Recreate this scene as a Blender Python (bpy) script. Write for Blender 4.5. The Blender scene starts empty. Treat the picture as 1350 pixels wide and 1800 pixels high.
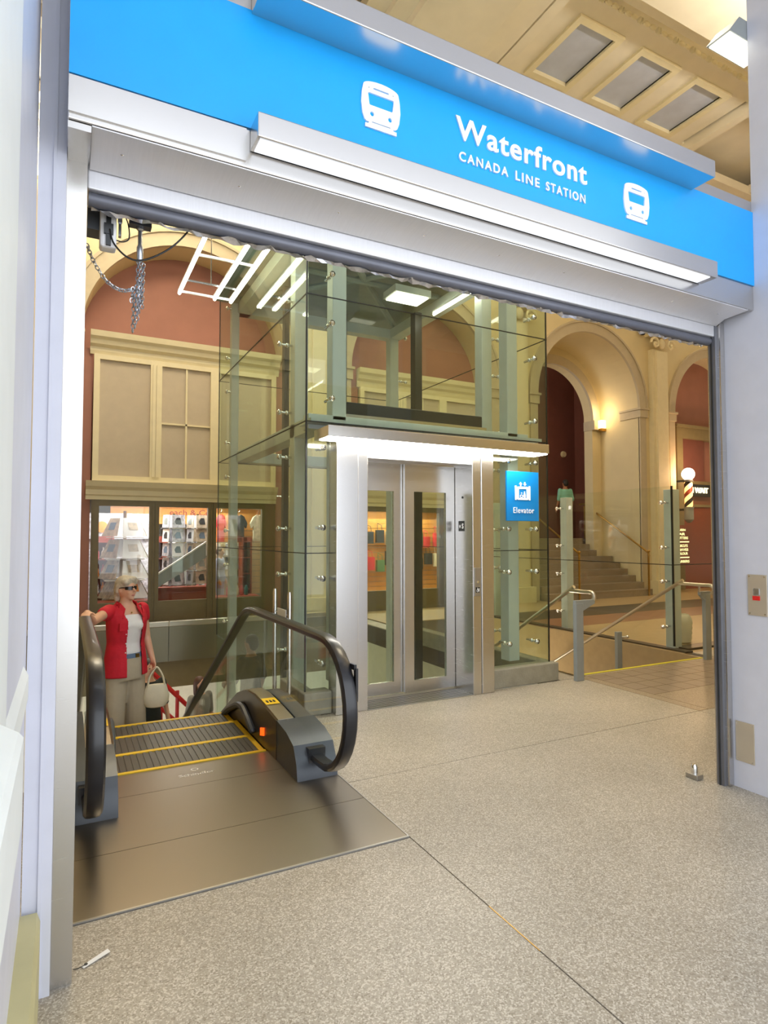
import bpy, bmesh, math, random
from mathutils import Vector, Matrix
random.seed(7)
sc = bpy.context.scene
COL = sc.collection
R = math.radians

# ------------------------------------------------------------------ camera, sky, big lights, exposure
cam_d = bpy.data.cameras.new('camera')
cam_d.sensor_fit = 'AUTO'; cam_d.sensor_width = 36.0
cam_d.lens = 1071.6 / 1800 * 36.0
cam_d.clip_start = 0.05; cam_d.clip_end = 200
cam = bpy.data.objects.new('camera', cam_d); COL.objects.link(cam)
cam.location = (0, 0, 1.5)
cam.rotation_euler = (R(90 + 2.28), 0, R(-27.55))
sc.camera = cam

world = bpy.data.worlds.new('daylight'); sc.world = world
world.use_nodes = True
bg = world.node_tree.nodes['Background']
bg.inputs[0].default_value = (0.89, 0.94, 1.0, 1)
bg.inputs[1].default_value = 2.7

vs = sc.view_settings
vs.view_transform = 'Standard'; vs.look = 'None'; vs.gamma = 1.0
vs.use_curve_mapping = False
vs.exposure = 0.15
sc.cycles.max_bounces = 10; sc.cycles.transparent_max_bounces = 24
sc.cycles.glossy_bounces = 5; sc.cycles.diffuse_bounces = 4
sc.cycles.caustics_reflective = False; sc.cycles.caustics_refractive = False
sc.cycles.sample_clamp_indirect = 6.0

def area(name, loc, size, power, col, rot=(0, 0, 0), size_y=None):
    l = bpy.data.lights.new(name, 'AREA'); l.energy = power; l.color = col
    l.size = size
    if size_y: l.shape = 'RECTANGLE'; l.size_y = size_y
    o = bpy.data.objects.new(name, l); o.location = loc; o.rotation_euler = rot
    COL.objects.link(o); return o
WARM = (1.0, 0.86, 0.62)
for n, (x, y) in enumerate([(1.0, 8.6), (6.0, 8.8), (11.5, 8.4), (4.5, 4.6), (10.0, 5.0), (16.0, 8.0)]):
    area('hall_warm_fill', (x, y, 7.7), 1.6, (120, 55, 12, 120, 14, 16)[n], WARM)  # unseen area lights added to carry the hall's warm light
for x, y, pw_ in ((1.5, 10.3, 170), (8.0, 10.3, 70), (15.0, 10.3, 30), (8.0, 3.0, 190)):   # added unseen uplights that brighten the ceiling, no real cove
    area('ceiling_fill', (x, y, 7.0), 4.0, pw_, (1.0, 0.95, 0.86), (math.pi, 0, 0), 0.4)

# ------------------------------------------------------------------ materials
def s2l(c):
    return tuple(((v / 255) / 12.92 if v / 255 <= 0.04045 else ((v / 255 + 0.055) / 1.055) ** 2.4) for v in c)
MATS = {}
def nmat(name):
    m = bpy.data.materials.new(name); m.use_nodes = True
    nt = m.node_tree; b = nt.nodes['Principled BSDF']
    MATS[name] = m
    return m, nt, b
def mat(name, rgb, rough=0.5, metal=0.0, var=0.06, scale=8.0, bump=0.0, bscale=60.0, emit=None, es=0.0, stretch=None, spec=None, coat=0):
    m, nt, b = nmat(name)
    c = s2l(rgb)
    b.inputs['Roughness'].default_value = rough
    b.inputs['Metallic'].default_value = metal
    if spec is not None: b.inputs['Specular IOR Level'].default_value = spec
    if coat: b.inputs['Coat Weight'].default_value = coat
    tc = nt.nodes.new('ShaderNodeTexCoord'); mp = nt.nodes.new('ShaderNodeMapping')
    nt.links.new(tc.outputs['Object'], mp.inputs[0])
    if stretch: mp.inputs['Scale'].default_value = stretch
    nz = nt.nodes.new('ShaderNodeTexNoise'); nz.inputs['Scale'].default_value = scale; nz.inputs['Detail'].default_value = 4
    nt.links.new(mp.outputs[0], nz.inputs['Vector'])
    rp = nt.nodes.new('ShaderNodeValToRGB')
    rp.color_ramp.elements[0].position = 0.3; rp.color_ramp.elements[1].position = 0.7
    rp.color_ramp.elements[0].color = tuple(v * (1 - var) for v in c) + (1,)
    rp.color_ramp.elements[1].color = tuple(min(1, v * (1 + var)) for v in c) + (1,)
    nt.links.new(nz.outputs[0], rp.inputs[0]); nt.links.new(rp.outputs[0], b.inputs['Base Color'])
    if bump:
        n2 = nt.nodes.new('ShaderNodeTexNoise'); n2.inputs['Scale'].default_value = bscale
        nt.links.new(mp.outputs[0], n2.inputs['Vector'])
        bp = nt.nodes.new('ShaderNodeBump'); bp.inputs['Strength'].default_value = bump; bp.inputs['Distance'].default_value = 0.01
        nt.links.new(n2.outputs[0], bp.inputs['Height']); nt.links.new(bp.outputs[0], b.inputs['Normal'])
    if emit:
        b.inputs['Emission Color'].default_value = s2l(emit) + (1,); b.inputs['Emission Strength'].default_value = es
    return m
def brushed(name, rgb, rough=0.28, stretch=(1, 1, 60), aniso=0.0):
    m, nt, b = nmat(name); c = s2l(rgb)
    b.inputs['Metallic'].default_value = 1.0
    tc = nt.nodes.new('ShaderNodeTexCoord'); mp = nt.nodes.new('ShaderNodeMapping'); mp.inputs['Scale'].default_value = stretch
    nt.links.new(tc.outputs['Object'], mp.inputs[0])
    nz = nt.nodes.new('ShaderNodeTexNoise'); nz.inputs['Scale'].default_value = 6; nz.inputs['Detail'].default_value = 5
    nt.links.new(mp.outputs[0], nz.inputs['Vector'])
    mr = nt.nodes.new('ShaderNodeMapRange'); mr.inputs['To Min'].default_value = rough - 0.01; mr.inputs['To Max'].default_value = rough + 0.01
    nt.links.new(nz.outputs[0], mr.inputs[0]); nt.links.new(mr.outputs[0], b.inputs['Roughness'])
    rp = nt.nodes.new('ShaderNodeValToRGB')
    rp.color_ramp.elements[0].color = tuple(v * 0.99 for v in c) + (1,); rp.color_ramp.elements[1].color = tuple(min(1, v * 1.01) for v in c) + (1,)
    nt.links.new(nz.outputs[0], rp.inputs[0]); nt.links.new(rp.outputs[0], b.inputs['Base Color'])
    return m
def glass(name, tint, refl=1.0):
    m = bpy.data.materials.new(name); m.use_nodes = True; nt = m.node_tree; nt.nodes.clear(); MATS[name] = m
    out = nt.nodes.new('ShaderNodeOutputMaterial'); mix = nt.nodes.new('ShaderNodeMixShader')
    tr = nt.nodes.new('ShaderNodeBsdfTransparent'); tr.inputs[0].default_value = tuple(tint) + (1,)
    gl = nt.nodes.new('ShaderNodeBsdfGlossy'); gl.inputs['Roughness'].default_value = 0.0; gl.inputs[0].default_value = (1, 1, 1, 1)
    ge = nt.nodes.new('ShaderNodeNewGeometry')
    dt = nt.nodes.new('ShaderNodeVectorMath'); dt.operation = 'DOT_PRODUCT'
    nt.links.new(ge.outputs['Incoming'], dt.inputs[0]); nt.links.new(ge.outputs['Normal'], dt.inputs[1])
    ab = nt.nodes.new('ShaderNodeMath'); ab.operation = 'ABSOLUTE'; nt.links.new(dt.outputs['Value'], ab.inputs[0])
    su = nt.nodes.new('ShaderNodeMath'); su.operation = 'SUBTRACT'; su.inputs[0].default_value = 1.0; nt.links.new(ab.outputs[0], su.inputs[1])
    pw = nt.nodes.new('ShaderNodeMath'); pw.operation = 'POWER'; pw.inputs[1].default_value = 5; nt.links.new(su.outputs[0], pw.inputs[0])
    ml = nt.nodes.new('ShaderNodeMath'); ml.operation = 'MULTIPLY_ADD'; ml.inputs[1].default_value = 0.5 * refl; ml.inputs[2].default_value = 0.045 * refl
    nt.links.new(pw.outputs[0], ml.inputs[0])
    nt.links.new(ml.outputs[0], mix.inputs[0]); nt.links.new(tr.outputs[0], mix.inputs[1]); nt.links.new(gl.outputs[0], mix.inputs[2])
    nt.links.new(mix.outputs[0], out.inputs[0])
    return m
def emis(name, rgb, strength):
    m = bpy.data.materials.new(name); m.use_nodes = True; nt = m.node_tree; nt.nodes.clear(); MATS[name] = m
    out = nt.nodes.new('ShaderNodeOutputMaterial'); e = nt.nodes.new('ShaderNodeEmission')
    e.inputs[0].default_value = s2l(rgb) + (1,); e.inputs[1].default_value = strength
    nt.links.new(e.outputs[0], out.inputs[0]); return m
def terrazzo(name, base, light, dark, scale=110, rough=0.42):
    m, nt, b = nmat(name)
    tc = nt.nodes.new('ShaderNodeTexCoord')
    v = nt.nodes.new('ShaderNodeTexVoronoi'); v.inputs['Scale'].default_value = scale
    nt.links.new(tc.outputs['Object'], v.inputs['Vector'])
    rp = nt.nodes.new('ShaderNodeValToRGB'); cr = rp.color_ramp
    cr.elements[0].position = 0.0; cr.elements[0].color = s2l(dark) + (1,)
    cr.elements[1].position = 0.28; cr.elements[1].color = s2l(base) + (1,)
    e = cr.elements.new(0.68); e.color = s2l(base) + (1,)
    e = cr.elements.new(0.82); e.color = s2l(light) + (1,)
    sep = nt.nodes.new('ShaderNodeSeparateColor'); nt.links.new(v.outputs['Color'], sep.inputs[0])
    nt.links.new(sep.outputs[0], rp.inputs[0])
    n = nt.nodes.new('ShaderNodeTexNoise'); n.inputs['Scale'].default_value = 1.3; n.inputs['Detail'].default_value = 6
    nt.links.new(tc.outputs['Object'], n.inputs['Vector'])
    mr = nt.nodes.new('ShaderNodeMapRange'); mr.inputs[1].default_value = 0.3; mr.inputs[2].default_value = 0.7; mr.inputs['To Min'].default_value = 0.86; mr.inputs['To Max'].default_value = 1.06
    nt.links.new(n.outputs[0], mr.inputs[0])
    mx = nt.nodes.new('ShaderNodeMix'); mx.data_type = 'RGBA'; mx.blend_type = 'MULTIPLY'; mx.inputs[0].default_value = 1
    nt.links.new(rp.outputs[0], mx.inputs[6]); nt.links.new(mr.outputs[0], mx.inputs[7])
    nt.links.new(mx.outputs[2], b.inputs['Base Color'])
    b.inputs['Roughness'].default_value = rough
    return m

terrazzo('terrazzo', (164, 155, 140), (196, 189, 176), (134, 124, 108), 190)
terrazzo('terrazzo_dark', (148, 132, 110), (170, 154, 132), (122, 106, 88), 190)
mat('plate_satin', (206, 196, 178), 0.4, 0.5, var=0.03)
mat('tile_brown', (138, 122, 104), 0.45, var=0.1, scale=3)
mat('grout', (112, 98, 84), 0.8)
mat('joint_dark', (92, 82, 68), 0.8)
mat('band_dark', (72, 62, 48), 0.4); mat('band_red', (142, 102, 76), 0.4); mat('band_beige', (176, 152, 112), 0.4)
mat('cream', (222, 206, 164), 0.6, var=0.03, scale=2)
mat('cream_trim', (232, 220, 184), 0.55, var=0.03)
mat('archivolt', (196, 182, 154), 0.6, var=0.04)
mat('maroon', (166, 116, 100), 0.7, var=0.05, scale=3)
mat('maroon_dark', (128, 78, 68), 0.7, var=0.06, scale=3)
mat('infill', (196, 182, 160), 0.75, var=0.03, bump=0.1, bscale=200)
mat('olive_frame', (112, 100, 70), 0.45, var=0.06)
mat('white_wall', (236, 240, 238), 0.55, var=0.02)
mat('lavender', (212, 214, 226), 0.4, var=0.03)
mat('sage_base', (188, 182, 138), 0.5, var=0.06)
mat('steel_paint', (204, 212, 208), 0.4, var=0.04)
mat('steel_paint_grey', (150, 156, 156), 0.4, var=0.04)
mat('roof_green', (136, 152, 148), 0.6, var=0.06)
brushed('stainless', (206, 204, 202), 0.27)
brushed('stainless_h', (212, 210, 208), 0.26, stretch=(60, 1, 1))
brushed('stainless_warm', (206, 198, 182), 0.3, stretch=(1, 1, 50))
brushed('stainless_dull', (178, 176, 172), 0.42, stretch=(40, 1, 1))
brushed('plate_steel', (150, 142, 132), 0.36, stretch=(1, 14, 1))
brushed('deck_steel', (196, 188, 176), 0.3, stretch=(1, 20, 1))
brushed('fascia_steel', (150, 144, 126), 0.34, stretch=(6, 1, 1))
mat('chrome', (230, 230, 230), 0.08, 1.0, var=0.02)
mat('brass', (176, 138, 72), 0.3, 1.0, var=0.05)
mat('blue_sign', (0, 166, 250), 0.32, var=0.02, coat=0.2)
mat('blue_sign_dark', (0, 128, 206), 0.32, var=0.02)
mat('white_letter', (246, 248, 250), 0.4, var=0.01)
mat('black_rubber', (30, 30, 34), 0.3, var=0.15, coat=0.15)
mat('dark_metal', (58, 60, 62), 0.4, 0.4, var=0.1)
mat('newel_grey', (74, 78, 84), 0.38, 0.3, var=0.06)
mat('skirt_dark', (84, 70, 52), 0.28, 0.7, var=0.1)
mat('step_grey', (98, 96, 90), 0.45, 0.6, var=0.08, stretch=(60, 1, 1))
mat('yellow', (232, 190, 34), 0.5, var=0.1)
mat('yellow_line', (206, 196, 40), 0.6, var=0.1)
mat('seal_black', (24, 26, 24), 0.5)
mat('slot_grey', (120, 122, 130), 0.4, 0.5, var=0.1)
mat('stainless_satin', (232, 232, 236), 0.4, 0.45, var=0.02, stretch=(20, 1, 1))
mat('shutter_bar', (104, 106, 116), 0.35, 0.3, var=0.1)
mat('concrete', (150, 146, 130), 0.8, var=0.1, scale=10, bump=0.2)
mat('panel_grey', (190, 196, 214), 0.6, var=0.05, scale=5)
mat('ceiling_paint', (236, 226, 204), 0.65, var=0.04, scale=3)
mat('skin', (222, 170, 138), 0.5, var=0.04); mat('skin_tan', (176, 122, 90), 0.5, var=0.04)
mat('hair_grey', (196, 184, 162), 0.55, var=0.18, scale=40, bump=0.4, bscale=90)
mat('hair_black', (24, 20, 20), 0.45, var=0.2, scale=30); mat('hair_brown', (84, 54, 38), 0.5, var=0.2, scale=30)
mat('cloth_red', (206, 24, 44), 0.75, var=0.08, scale=12, bump=0.25, bscale=30)
mat('cloth_white', (240, 236, 230), 0.8, var=0.04, bump=0.15, bscale=40)
mat('cloth_khaki', (186, 172, 146), 0.85, var=0.08, scale=6, bump=0.3, bscale=18)
mat('cloth_black', (34, 38, 34), 0.85, var=0.1); mat('cloth_teal', (140, 208, 190), 0.85, var=0.08)
mat('cloth_denim', (104, 124, 148), 0.8, var=0.1); mat('cloth_paleblue', (176, 184, 214), 0.8, var=0.08)
mat('cloth_grey', (150, 146, 136), 0.85, var=0.08)
mat('lens_black', (16, 14, 16), 0.12, var=0.0)
mat('lips', (184, 104, 96), 0.5)
mat('bag_cream', (228, 216, 186), 0.6, var=0.06, bump=0.2)
mat('paper', (240, 240, 238), 0.7, var=0.03); mat('paper_beige', (200, 186, 164), 0.7, var=0.3, scale=14)
mat('card_grey', (190, 190, 198), 0.6, var=0.45, scale=18)
mat('wood_red', (140, 62, 42), 0.45, var=0.12, scale=5, stretch=(1, 1, 8))
mat('wood_orange', (206, 138, 62), 0.5, var=0.12, scale=5, stretch=(6, 1, 1))
mat('shop_grey', (140, 146, 140), 0.6); mat('shop_white', (240, 238, 234), 0.6, var=0.02)
mat('goods_red', (196, 44, 48), 0.5, var=0.15); mat('goods_green', (84, 116, 72), 0.5, var=0.2); mat('goods_black', (38, 40, 44), 0.5, var=0.2)
mat('goods_pink', (226, 96, 110), 0.5); mat('goods_orange', (226, 140, 60), 0.5); mat('goods_teal', (60, 140, 150), 0.4); mat('goods_beige', (206, 186, 150), 0.6)
mat('lower_wall', (226, 222, 204), 0.6); mat('lower_floor', (176, 160, 130), 0.4)
mat('bulkhead', (138, 124, 88), 0.6); mat('red_paint', (186, 30, 30), 0.4)
mat('stripe_white', (250, 226, 190), 0.4, emit=(255, 190, 110), es=1.6); mat('stripe_red', (150, 50, 30), 0.4); mat('stripe_black', (26, 20, 20), 0.4)
mat('cable_black', (22, 22, 24), 0.45); mat('galv', (184, 188, 196), 0.25, 0.9, var=0.15, scale=30)
mat('box_white', (240, 240, 242), 0.35); mat('orange_lamp', (240, 90, 20), 0.4, emit=(255, 84, 16), es=1.6)
mat('red_button', (226, 40, 40), 0.4); mat('outside_ground', (150, 148, 142), 0.8)
mat('film', (206, 208, 216), 0.2, 0.6, var=0.2, scale=40)
glass('glass_green', (0.905, 0.945, 0.90), 0.65)
glass('glass_clear', (0.955, 0.975, 0.955), 0.7)
glass('glass_shop', (0.97, 0.98, 0.97), 0.8)
emis('tube_glow', (255, 250, 226), 17.0); emis('canopy_glow', (255, 250, 238), 22.0); emis('shaft_glow', (255, 250, 224), 6)
emis('globe_glow', (255, 236, 200), 7.0); emis('neon', (255, 240, 200), 2.6); emis('sign_text', (255, 246, 170), 1.6)
emis('sconce_glow', (255, 214, 140), 6.0); emis('lens_glow', (244, 248, 255), 1.1); emis('lamp_glow', (255, 252, 230), 3.0); emis('shop_glow', (255, 246, 232), 5.0)

# ------------------------------------------------------------------ mesh helpers
class MB:
    def __init__(s): s.v = []; s.f = []
    def add(s, vs_, fs):
        o = len(s.v); s.v += [tuple(p) for p in vs_]; s.f += [tuple(i + o for i in f) for f in fs]; return s
    def box(s, x0, x1, y0, y1, z0, z1):
        return s.add([(x0,y0,z0),(x1,y0,z0),(x1,y1,z0),(x0,y1,z0),(x0,y0,z1),(x1,y0,z1),(x1,y1,z1),(x0,y1,z1)],
                     [(0,3,2,1),(4,5,6,7),(0,1,5,4),(1,2,6,5),(2,3,7,6),(3,0,4,7)])
    def prism(s, prof, axis, a, b):
        """closed 2D profile extruded along axis; profile is in the two other axes in order"""
        n = len(prof)
        def mk(u, w, t): return (t, u, w) if axis == 0 else ((u, t, w) if axis == 1 else (u, w, t))
        return s.add([mk(u, w, a) for u, w in prof] + [mk(u, w, b) for u, w in prof],
                     [tuple(range(n - 1, -1, -1)), tuple(range(n, 2 * n))] + [(i, (i + 1) % n, n + (i + 1) % n, n + i) for i in range(n)])
    def loft(s, rings, cap=True, closed=True):
        n = len(rings[0]); o = len(s.v)
        for r in rings: s.v += [tuple(p) for p in r]
        for k in range(len(rings) - 1):
            for i in range(n if closed else n - 1):
                j = (i + 1) % n
                s.f.append((o + k*n + i, o + k*n + j, o + (k+1)*n + j, o + (k+1)*n + i))
        if cap and closed:
            s.f.append(tuple(o + i for i in range(n - 1, -1, -1))); s.f.append(tuple(o + (len(rings)-1)*n + i for i in range(n)))
        return s
    def tube(s, path, r, n=8, cap=True):
        P = [Vector(p) for p in path]; rings = []
        rr = r if isinstance(r, (list, tuple)) else [r] * len(P)
        up = None
        for i, p in enumerate(P):
            t = (P[min(i + 1, len(P) - 1)] - P[max(i - 1, 0)])
            if t.length < 1e-9: t = Vector((0, 0, 1))
            t.normalize()
            if up is None: up = Vector((0, 0, 1)) if abs(t.z) < 0.9 else Vector((1, 0, 0))
            a = t.cross(up)
            if a.length < 1e-6: a = t.cross(Vector((0, 1, 0)))
            a.normalize(); b = a.cross(t); b.normalize(); up = b
            rings.append([p + (a * math.cos(q) + b * math.sin(q)) * rr[i] for q in [2 * math.pi * k / n for k in range(n)]])
        return s.loft(rings, cap)
    def cyl(s, p0, p1, r, n=12): return s.tube([p0, p1], r, n)
    def lathe(s, prof, c, n=16, axis='z'):
        rings = []
        for r_, h in prof:
            ring = []
            for k in range(n):
                q = 2 * math.pi * k / n; u, w = r_ * math.cos(q), r_ * math.sin(q)
                ring.append((c[0]+u, c[1]+w, c[2]+h) if axis == 'z' else ((c[0]+u, c[1]+h, c[2]+w) if axis == 'y' else (c[0]+h, c[1]+u, c[2]+w)))
            rings.append(ring)
        return s.loft(rings)
    def ball(s, c, r, n=12, m=8):
        r = r if isinstance(r, (tuple, list)) else (r, r, r)
        return s.loft([[(c[0] + r[0]*math.sin(t)*math.cos(q), c[1] + r[1]*math.sin(t)*math.sin(q), c[2] - r[2]*math.cos(t)) for q in [2*math.pi*k/n for k in range(n)]]
                       for t in [0.02 + (math.pi - 0.04) * i / m for i in range(m + 1)]])
    def mesh(s, name, off=(0, 0, 0), smooth=False):
        me = bpy.data.meshes.new(name)
        me.from_pydata([(x - off[0], y - off[1], z - off[2]) for x, y, z in s.v], [], s.f)
        bm = bmesh.new(); bm.from_mesh(me); bmesh.ops.recalc_face_normals(bm, faces=bm.faces); bm.to_mesh(me); bm.free()
        if smooth:
            for p in me.polygons: p.use_smooth = True
        return me
def wloc(o):
    l = Vector((0, 0, 0))
    while o is not None: l += o.location; o = o.parent
    return l
def setp(o, label=None, cat=None, group=None, kind=None):
    if label: o['label'] = label
    if cat: o['category'] = cat
    if group: o['group'] = group
    if kind: o['kind'] = kind
    return o
def thing(name, label, cat, loc=(0, 0, 0), group=None, rz=0):
    o = bpy.data.objects.new(name, None); o.empty_display_size = 0.1; COL.objects.link(o)
    o.location = loc; o.rotation_euler = (0, 0, rz)
    return setp(o, label, cat, group)
def smooth_angle(o, ang=35):
    me = o.data
    for p in me.polygons: p.use_smooth = True
    bm = bmesh.new(); bm.from_mesh(me)
    for e in bm.edges:
        e.smooth = len(e.link_faces) == 2 and e.calc_face_angle(0) < R(ang)
    bm.to_mesh(me); bm.free()
def part(mb, name, m, parent, smooth=False, bevel=0, local=False, label=None, kind=None):
    off = (0, 0, 0) if local else wloc(parent)
    me = mb if isinstance(mb, bpy.types.Mesh) else mb.mesh(name, off)
    o = bpy.data.objects.new(name, me); COL.objects.link(o); o.parent = parent
    me.materials.append(MATS[m])
    if smooth: smooth_angle(o)
    if bevel:
        b = o.modifiers.new('bevel', 'BEVEL'); b.width = bevel; b.segments = 2; b.limit_method = 'ANGLE'
    return setp(o, label, None, None, kind)
def single(mb, name, m, label, cat, group=None, smooth=False, bevel=0, kind=None):
    xs, ys, zs = zip(*mb.v)
    c = ((min(xs)+max(xs))/2, (min(ys)+max(ys))/2, min(zs))
    me = mb.mesh(name, c)
    o = bpy.data.objects.new(name, me); COL.objects.link(o); o.location = c
    me.materials.append(MATS[m])
    if smooth: smooth_angle(o)
    if bevel:
        b = o.modifiers.new('bevel', 'BEVEL'); b.width = bevel; b.segments = 2; b.limit_method = 'ANGLE'
    return setp(o, label, cat, group, kind)
def struct(mb, name, m, smooth=False, label=None):
    me = mb.mesh(name); o = bpy.data.objects.new(name, me); COL.objects.link(o); me.materials.append(MATS[m])
    if smooth: smooth_angle(o)
    o['kind'] = 'structure'
    if label: o['label'] = label
    return o
def copy_tree(o, parent=None):
    c = o.copy(); COL.objects.link(c); c.parent = parent
    for ch in list(o.children): copy_tree(ch, c)
    return c
def share(src, loc, parent=None):
    c = src.copy(); COL.objects.link(c); c.location = loc
    if parent: c.parent = parent
    return c
def from_curve(cu):
    o = bpy.data.objects.new('tmp', cu); COL.objects.link(o)
    bpy.context.view_layer.update()
    me = bpy.data.meshes.new_from_object(o.evaluated_get(bpy.context.evaluated_depsgraph_get()))
    bpy.data.objects.remove(o); bpy.data.curves.remove(cu)
    return me
def fit_mesh(me, x0, z0, w, h, y, parent, rot=None):
    """flat mesh in XY fitted into a rectangle standing at depth y, facing -Y"""
    xs = [v.co.x for v in me.vertices]; ys = [v.co.y for v in me.vertices]
    sx = w / (max(xs) - min(xs)); sy = (h / (max(ys) - min(ys))) if h else sx
    off = wloc(parent); mx, my = min(xs), min(ys)
    for v in me.vertices:
        x, yy, z = v.co
        X, Y, Z = x0 + (x - mx) * sx, y - z, z0 + (yy - my) * sy
        v.co = (X - off[0], Y - off[1], Z - off[2])
    return me
def text_mesh(s, bold=0.0, ext=0.003, space=1.0):
    cu = bpy.data.curves.new('t', 'FONT'); cu.body = s; cu.size = 1; cu.extrude = ext; cu.offset = bold; cu.space_character = space; cu.resolution_u = 4
    return from_curve(cu)
def shape_mesh(loops, ext=0.003):
    cu = bpy.data.curves.new('s', 'CURVE'); cu.dimensions = '2D'; cu.fill_mode = 'BOTH'; cu.extrude = ext
    for lp in loops:
        sp = cu.splines.new('POLY'); sp.points.add(len(lp) - 1)
        for p, (x, y) in zip(sp.points, lp): p.co = (x, y, 0, 1)
        sp.use_cyclic_u = True
    return from_curve(cu)
def circ(cx, cy, r, n=14): return [(cx + r*math.cos(2*math.pi*k/n), cy + r*math.sin(2*math.pi*k/n)) for k in range(n)]
def rrect(x0, x1, y0, y1, r, n=4):
    P = []
    for cx, cy, a in ((x1-r, y1-r, 0), (x0+r, y1-r, 90), (x0+r, y0+r, 180), (x1-r, y0+r, 270)):
        for k in range(n + 1):
            q = R(a + 90 * k / n); P.append((cx + r*math.cos(q), cy + r*math.sin(q)))
    return P
def smooth_path(P, n=6):
    """Catmull-Rom through points"""
    P = [Vector(p) for p in P]; out = []
    for i in range(len(P) - 1):
        p0, p1, p2, p3 = P[max(i-1, 0)], P[i], P[i+1], P[min(i+2, len(P)-1)]
        for k in range(n):
            t = k / n
            out.append(0.5 * ((2*p1) + (p2-p0)*t + (2*p0-5*p1+4*p2-p3)*t*t + (-p0+3*p1-3*p2+p3)*t**3))
    out.append(P[-1]); return out


# ================================================================== THE SETTING
# ---- floor: dark bed with recessed joints, slabs and tiles lying on it
bed = MB()
for r in [(-6, 20, -5, 2.69), (1.54, 20, 2.69, 4.84), (-6, -0.02, 2.69, 4.2), (1.54, 1.78, 4.84, 5.5), (4.6, 4.93, 4.84, 10.75), (7.02, 20, 4.84, 10.75), (4.93, 7.02, 9.4, 10.75), (-6, 20, 10.75, 16), (-6, -1.8, 4.2, 10.75), (2.03, 3.68, 4.84, 5.1)]:
    bed.box(r[0], r[1], r[2], r[3], -0.3, -0.014)
floor = struct(bed, 'floor', 'joint_dark')
def slab(x0, x1, y0, y1, m='terrazzo', nm='terrazzo_slab', z=0.0, t=0.014):
    g = 0.003
    return part(MB().box(x0 + g, x1 - g, y0 + g, y1 - g, z - t, z), nm, m, floor)
slab(-6, 1.55, -5, 2.69); slab(-6, 0.0, 2.69, 4.2)
slab(1.55, 4.86, -5, 3.45); slab(4.86, 12, -5, 3.45); slab(12, 20, -5, 3.45)
slab(1.55, 4.86, 3.45, 4.84); slab(1.55, 1.78, 4.84, 5.5); slab(4.6, 4.86, 4.84, 10.75)
slab(2.03, 3.68, 4.84, 5.1)
slab(4.86, 4.98, 3.45, 4.86, 'terrazzo_dark'); slab(4.98, 7.2, 3.45, 4.0, 'terrazzo_dark'); slab(7.2, 20, 3.45, 5.2)
# brown paving tiles in front of the stairs going down
tw = 0.222
tile0 = None
for i in range(10):
    for j in range(4):
        x, y = 4.98 + i * tw, 4.0 + j * 0.21
        if tile0 is None:
            tile0 = part(MB().box(0.003, tw - 0.003, 0.003, 0.207, -0.013, 0.0), 'paving_tile', 'tile_brown', floor, local=True)
            tile0.location = (x, y, 0)
        else: share(tile0, (x, y, 0), floor)
slab(4.98, 7.2, 4.84, 4.9, 'terrazzo_dark')
slab(7.02, 20, 5.2, 7.6, 'band_beige', 'floor_band'); slab(7.02, 20, 7.6, 8.5, 'band_red', 'floor_band'); slab(7.02, 20, 8.5, 9.5, 'band_dark', 'floor_band')
slab(7.02, 20, 9.5, 10.75, 'band_beige', 'floor_band'); slab(4.93, 7.02, 9.4, 10.75, 'band_beige', 'floor_band'); slab(4.86, 20, 10.75, 16, 'band_beige', 'floor_band')
slab(-6, 4.86, 10.75, 16, 'band_red', 'floor_band'); slab(-6, -1.8, 4.2, 10.75, 'band_beige', 'floor_band')
part(MB().box(1.548, 1.552, 1.75, 2.05, -0.01, 0.0012), 'brass_strip', 'brass', floor)

# ---- ceiling: coffers with grey panels, beams and bead mouldings
ceil = struct(MB().box(-6, 22, 2.1, 16, 8.42, 8.6), 'ceiling', 'ceiling_paint')
cx0, cpitch = 5.8, 1.145
xs = [cx0 + cpitch * k for k in range(-2, 10)]
def cbox(x0, x1, y0, y1, z0, z1=8.42, nm='ceiling_beam', m='ceiling_paint'): return part(MB().box(x0, x1, y0, y1, z0, z1), nm, m, ceil)
for (ya, yb) in [(5.6, 6.52), (9.1, 10.0)]:
    for bx0 in (5.8, 14.0, -2.6):
        for k in range(3):
            x = bx0 + cpitch * k
            f = MB()
            f.box(x - 0.09, x + 0.72, ya - 0.09, ya, 8.14, 8.26); f.box(x - 0.09, x + 0.72, yb, yb + 0.09, 8.14, 8.26)
            f.box(x - 0.09, x, ya, yb, 8.14, 8.26); f.box(x + 0.63, x + 0.72, ya, yb, 8.14, 8.26)
            part(f, 'coffer_frame', 'cream_trim', ceil)
            part(MB().box(x, x + 0.63, ya, yb, 8.2, 8.24), 'coffer_panel', 'panel_grey', ceil)
        cbox(bx0 - 0.45, bx0 + 3.4, ya - 0.34, ya - 0.09, 8.18); cbox(bx0 - 0.45, bx0 + 3.4, yb + 0.09, yb + 0.34, 8.18)
        for k in range(4): cbox(bx0 + cpitch * k - 0.09 - (0.425 if k else 0.36), bx0 + cpitch * k - 0.09, ya - 0.09, yb + 0.09, 8.18)
        cbox(bx0 - 0.6, bx0 - 0.45, ya - 0.5, yb + 0.5, 8.05); cbox(bx0 + 3.4, bx0 + 3.55, ya - 0.5, yb + 0.5, 8.05)
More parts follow.
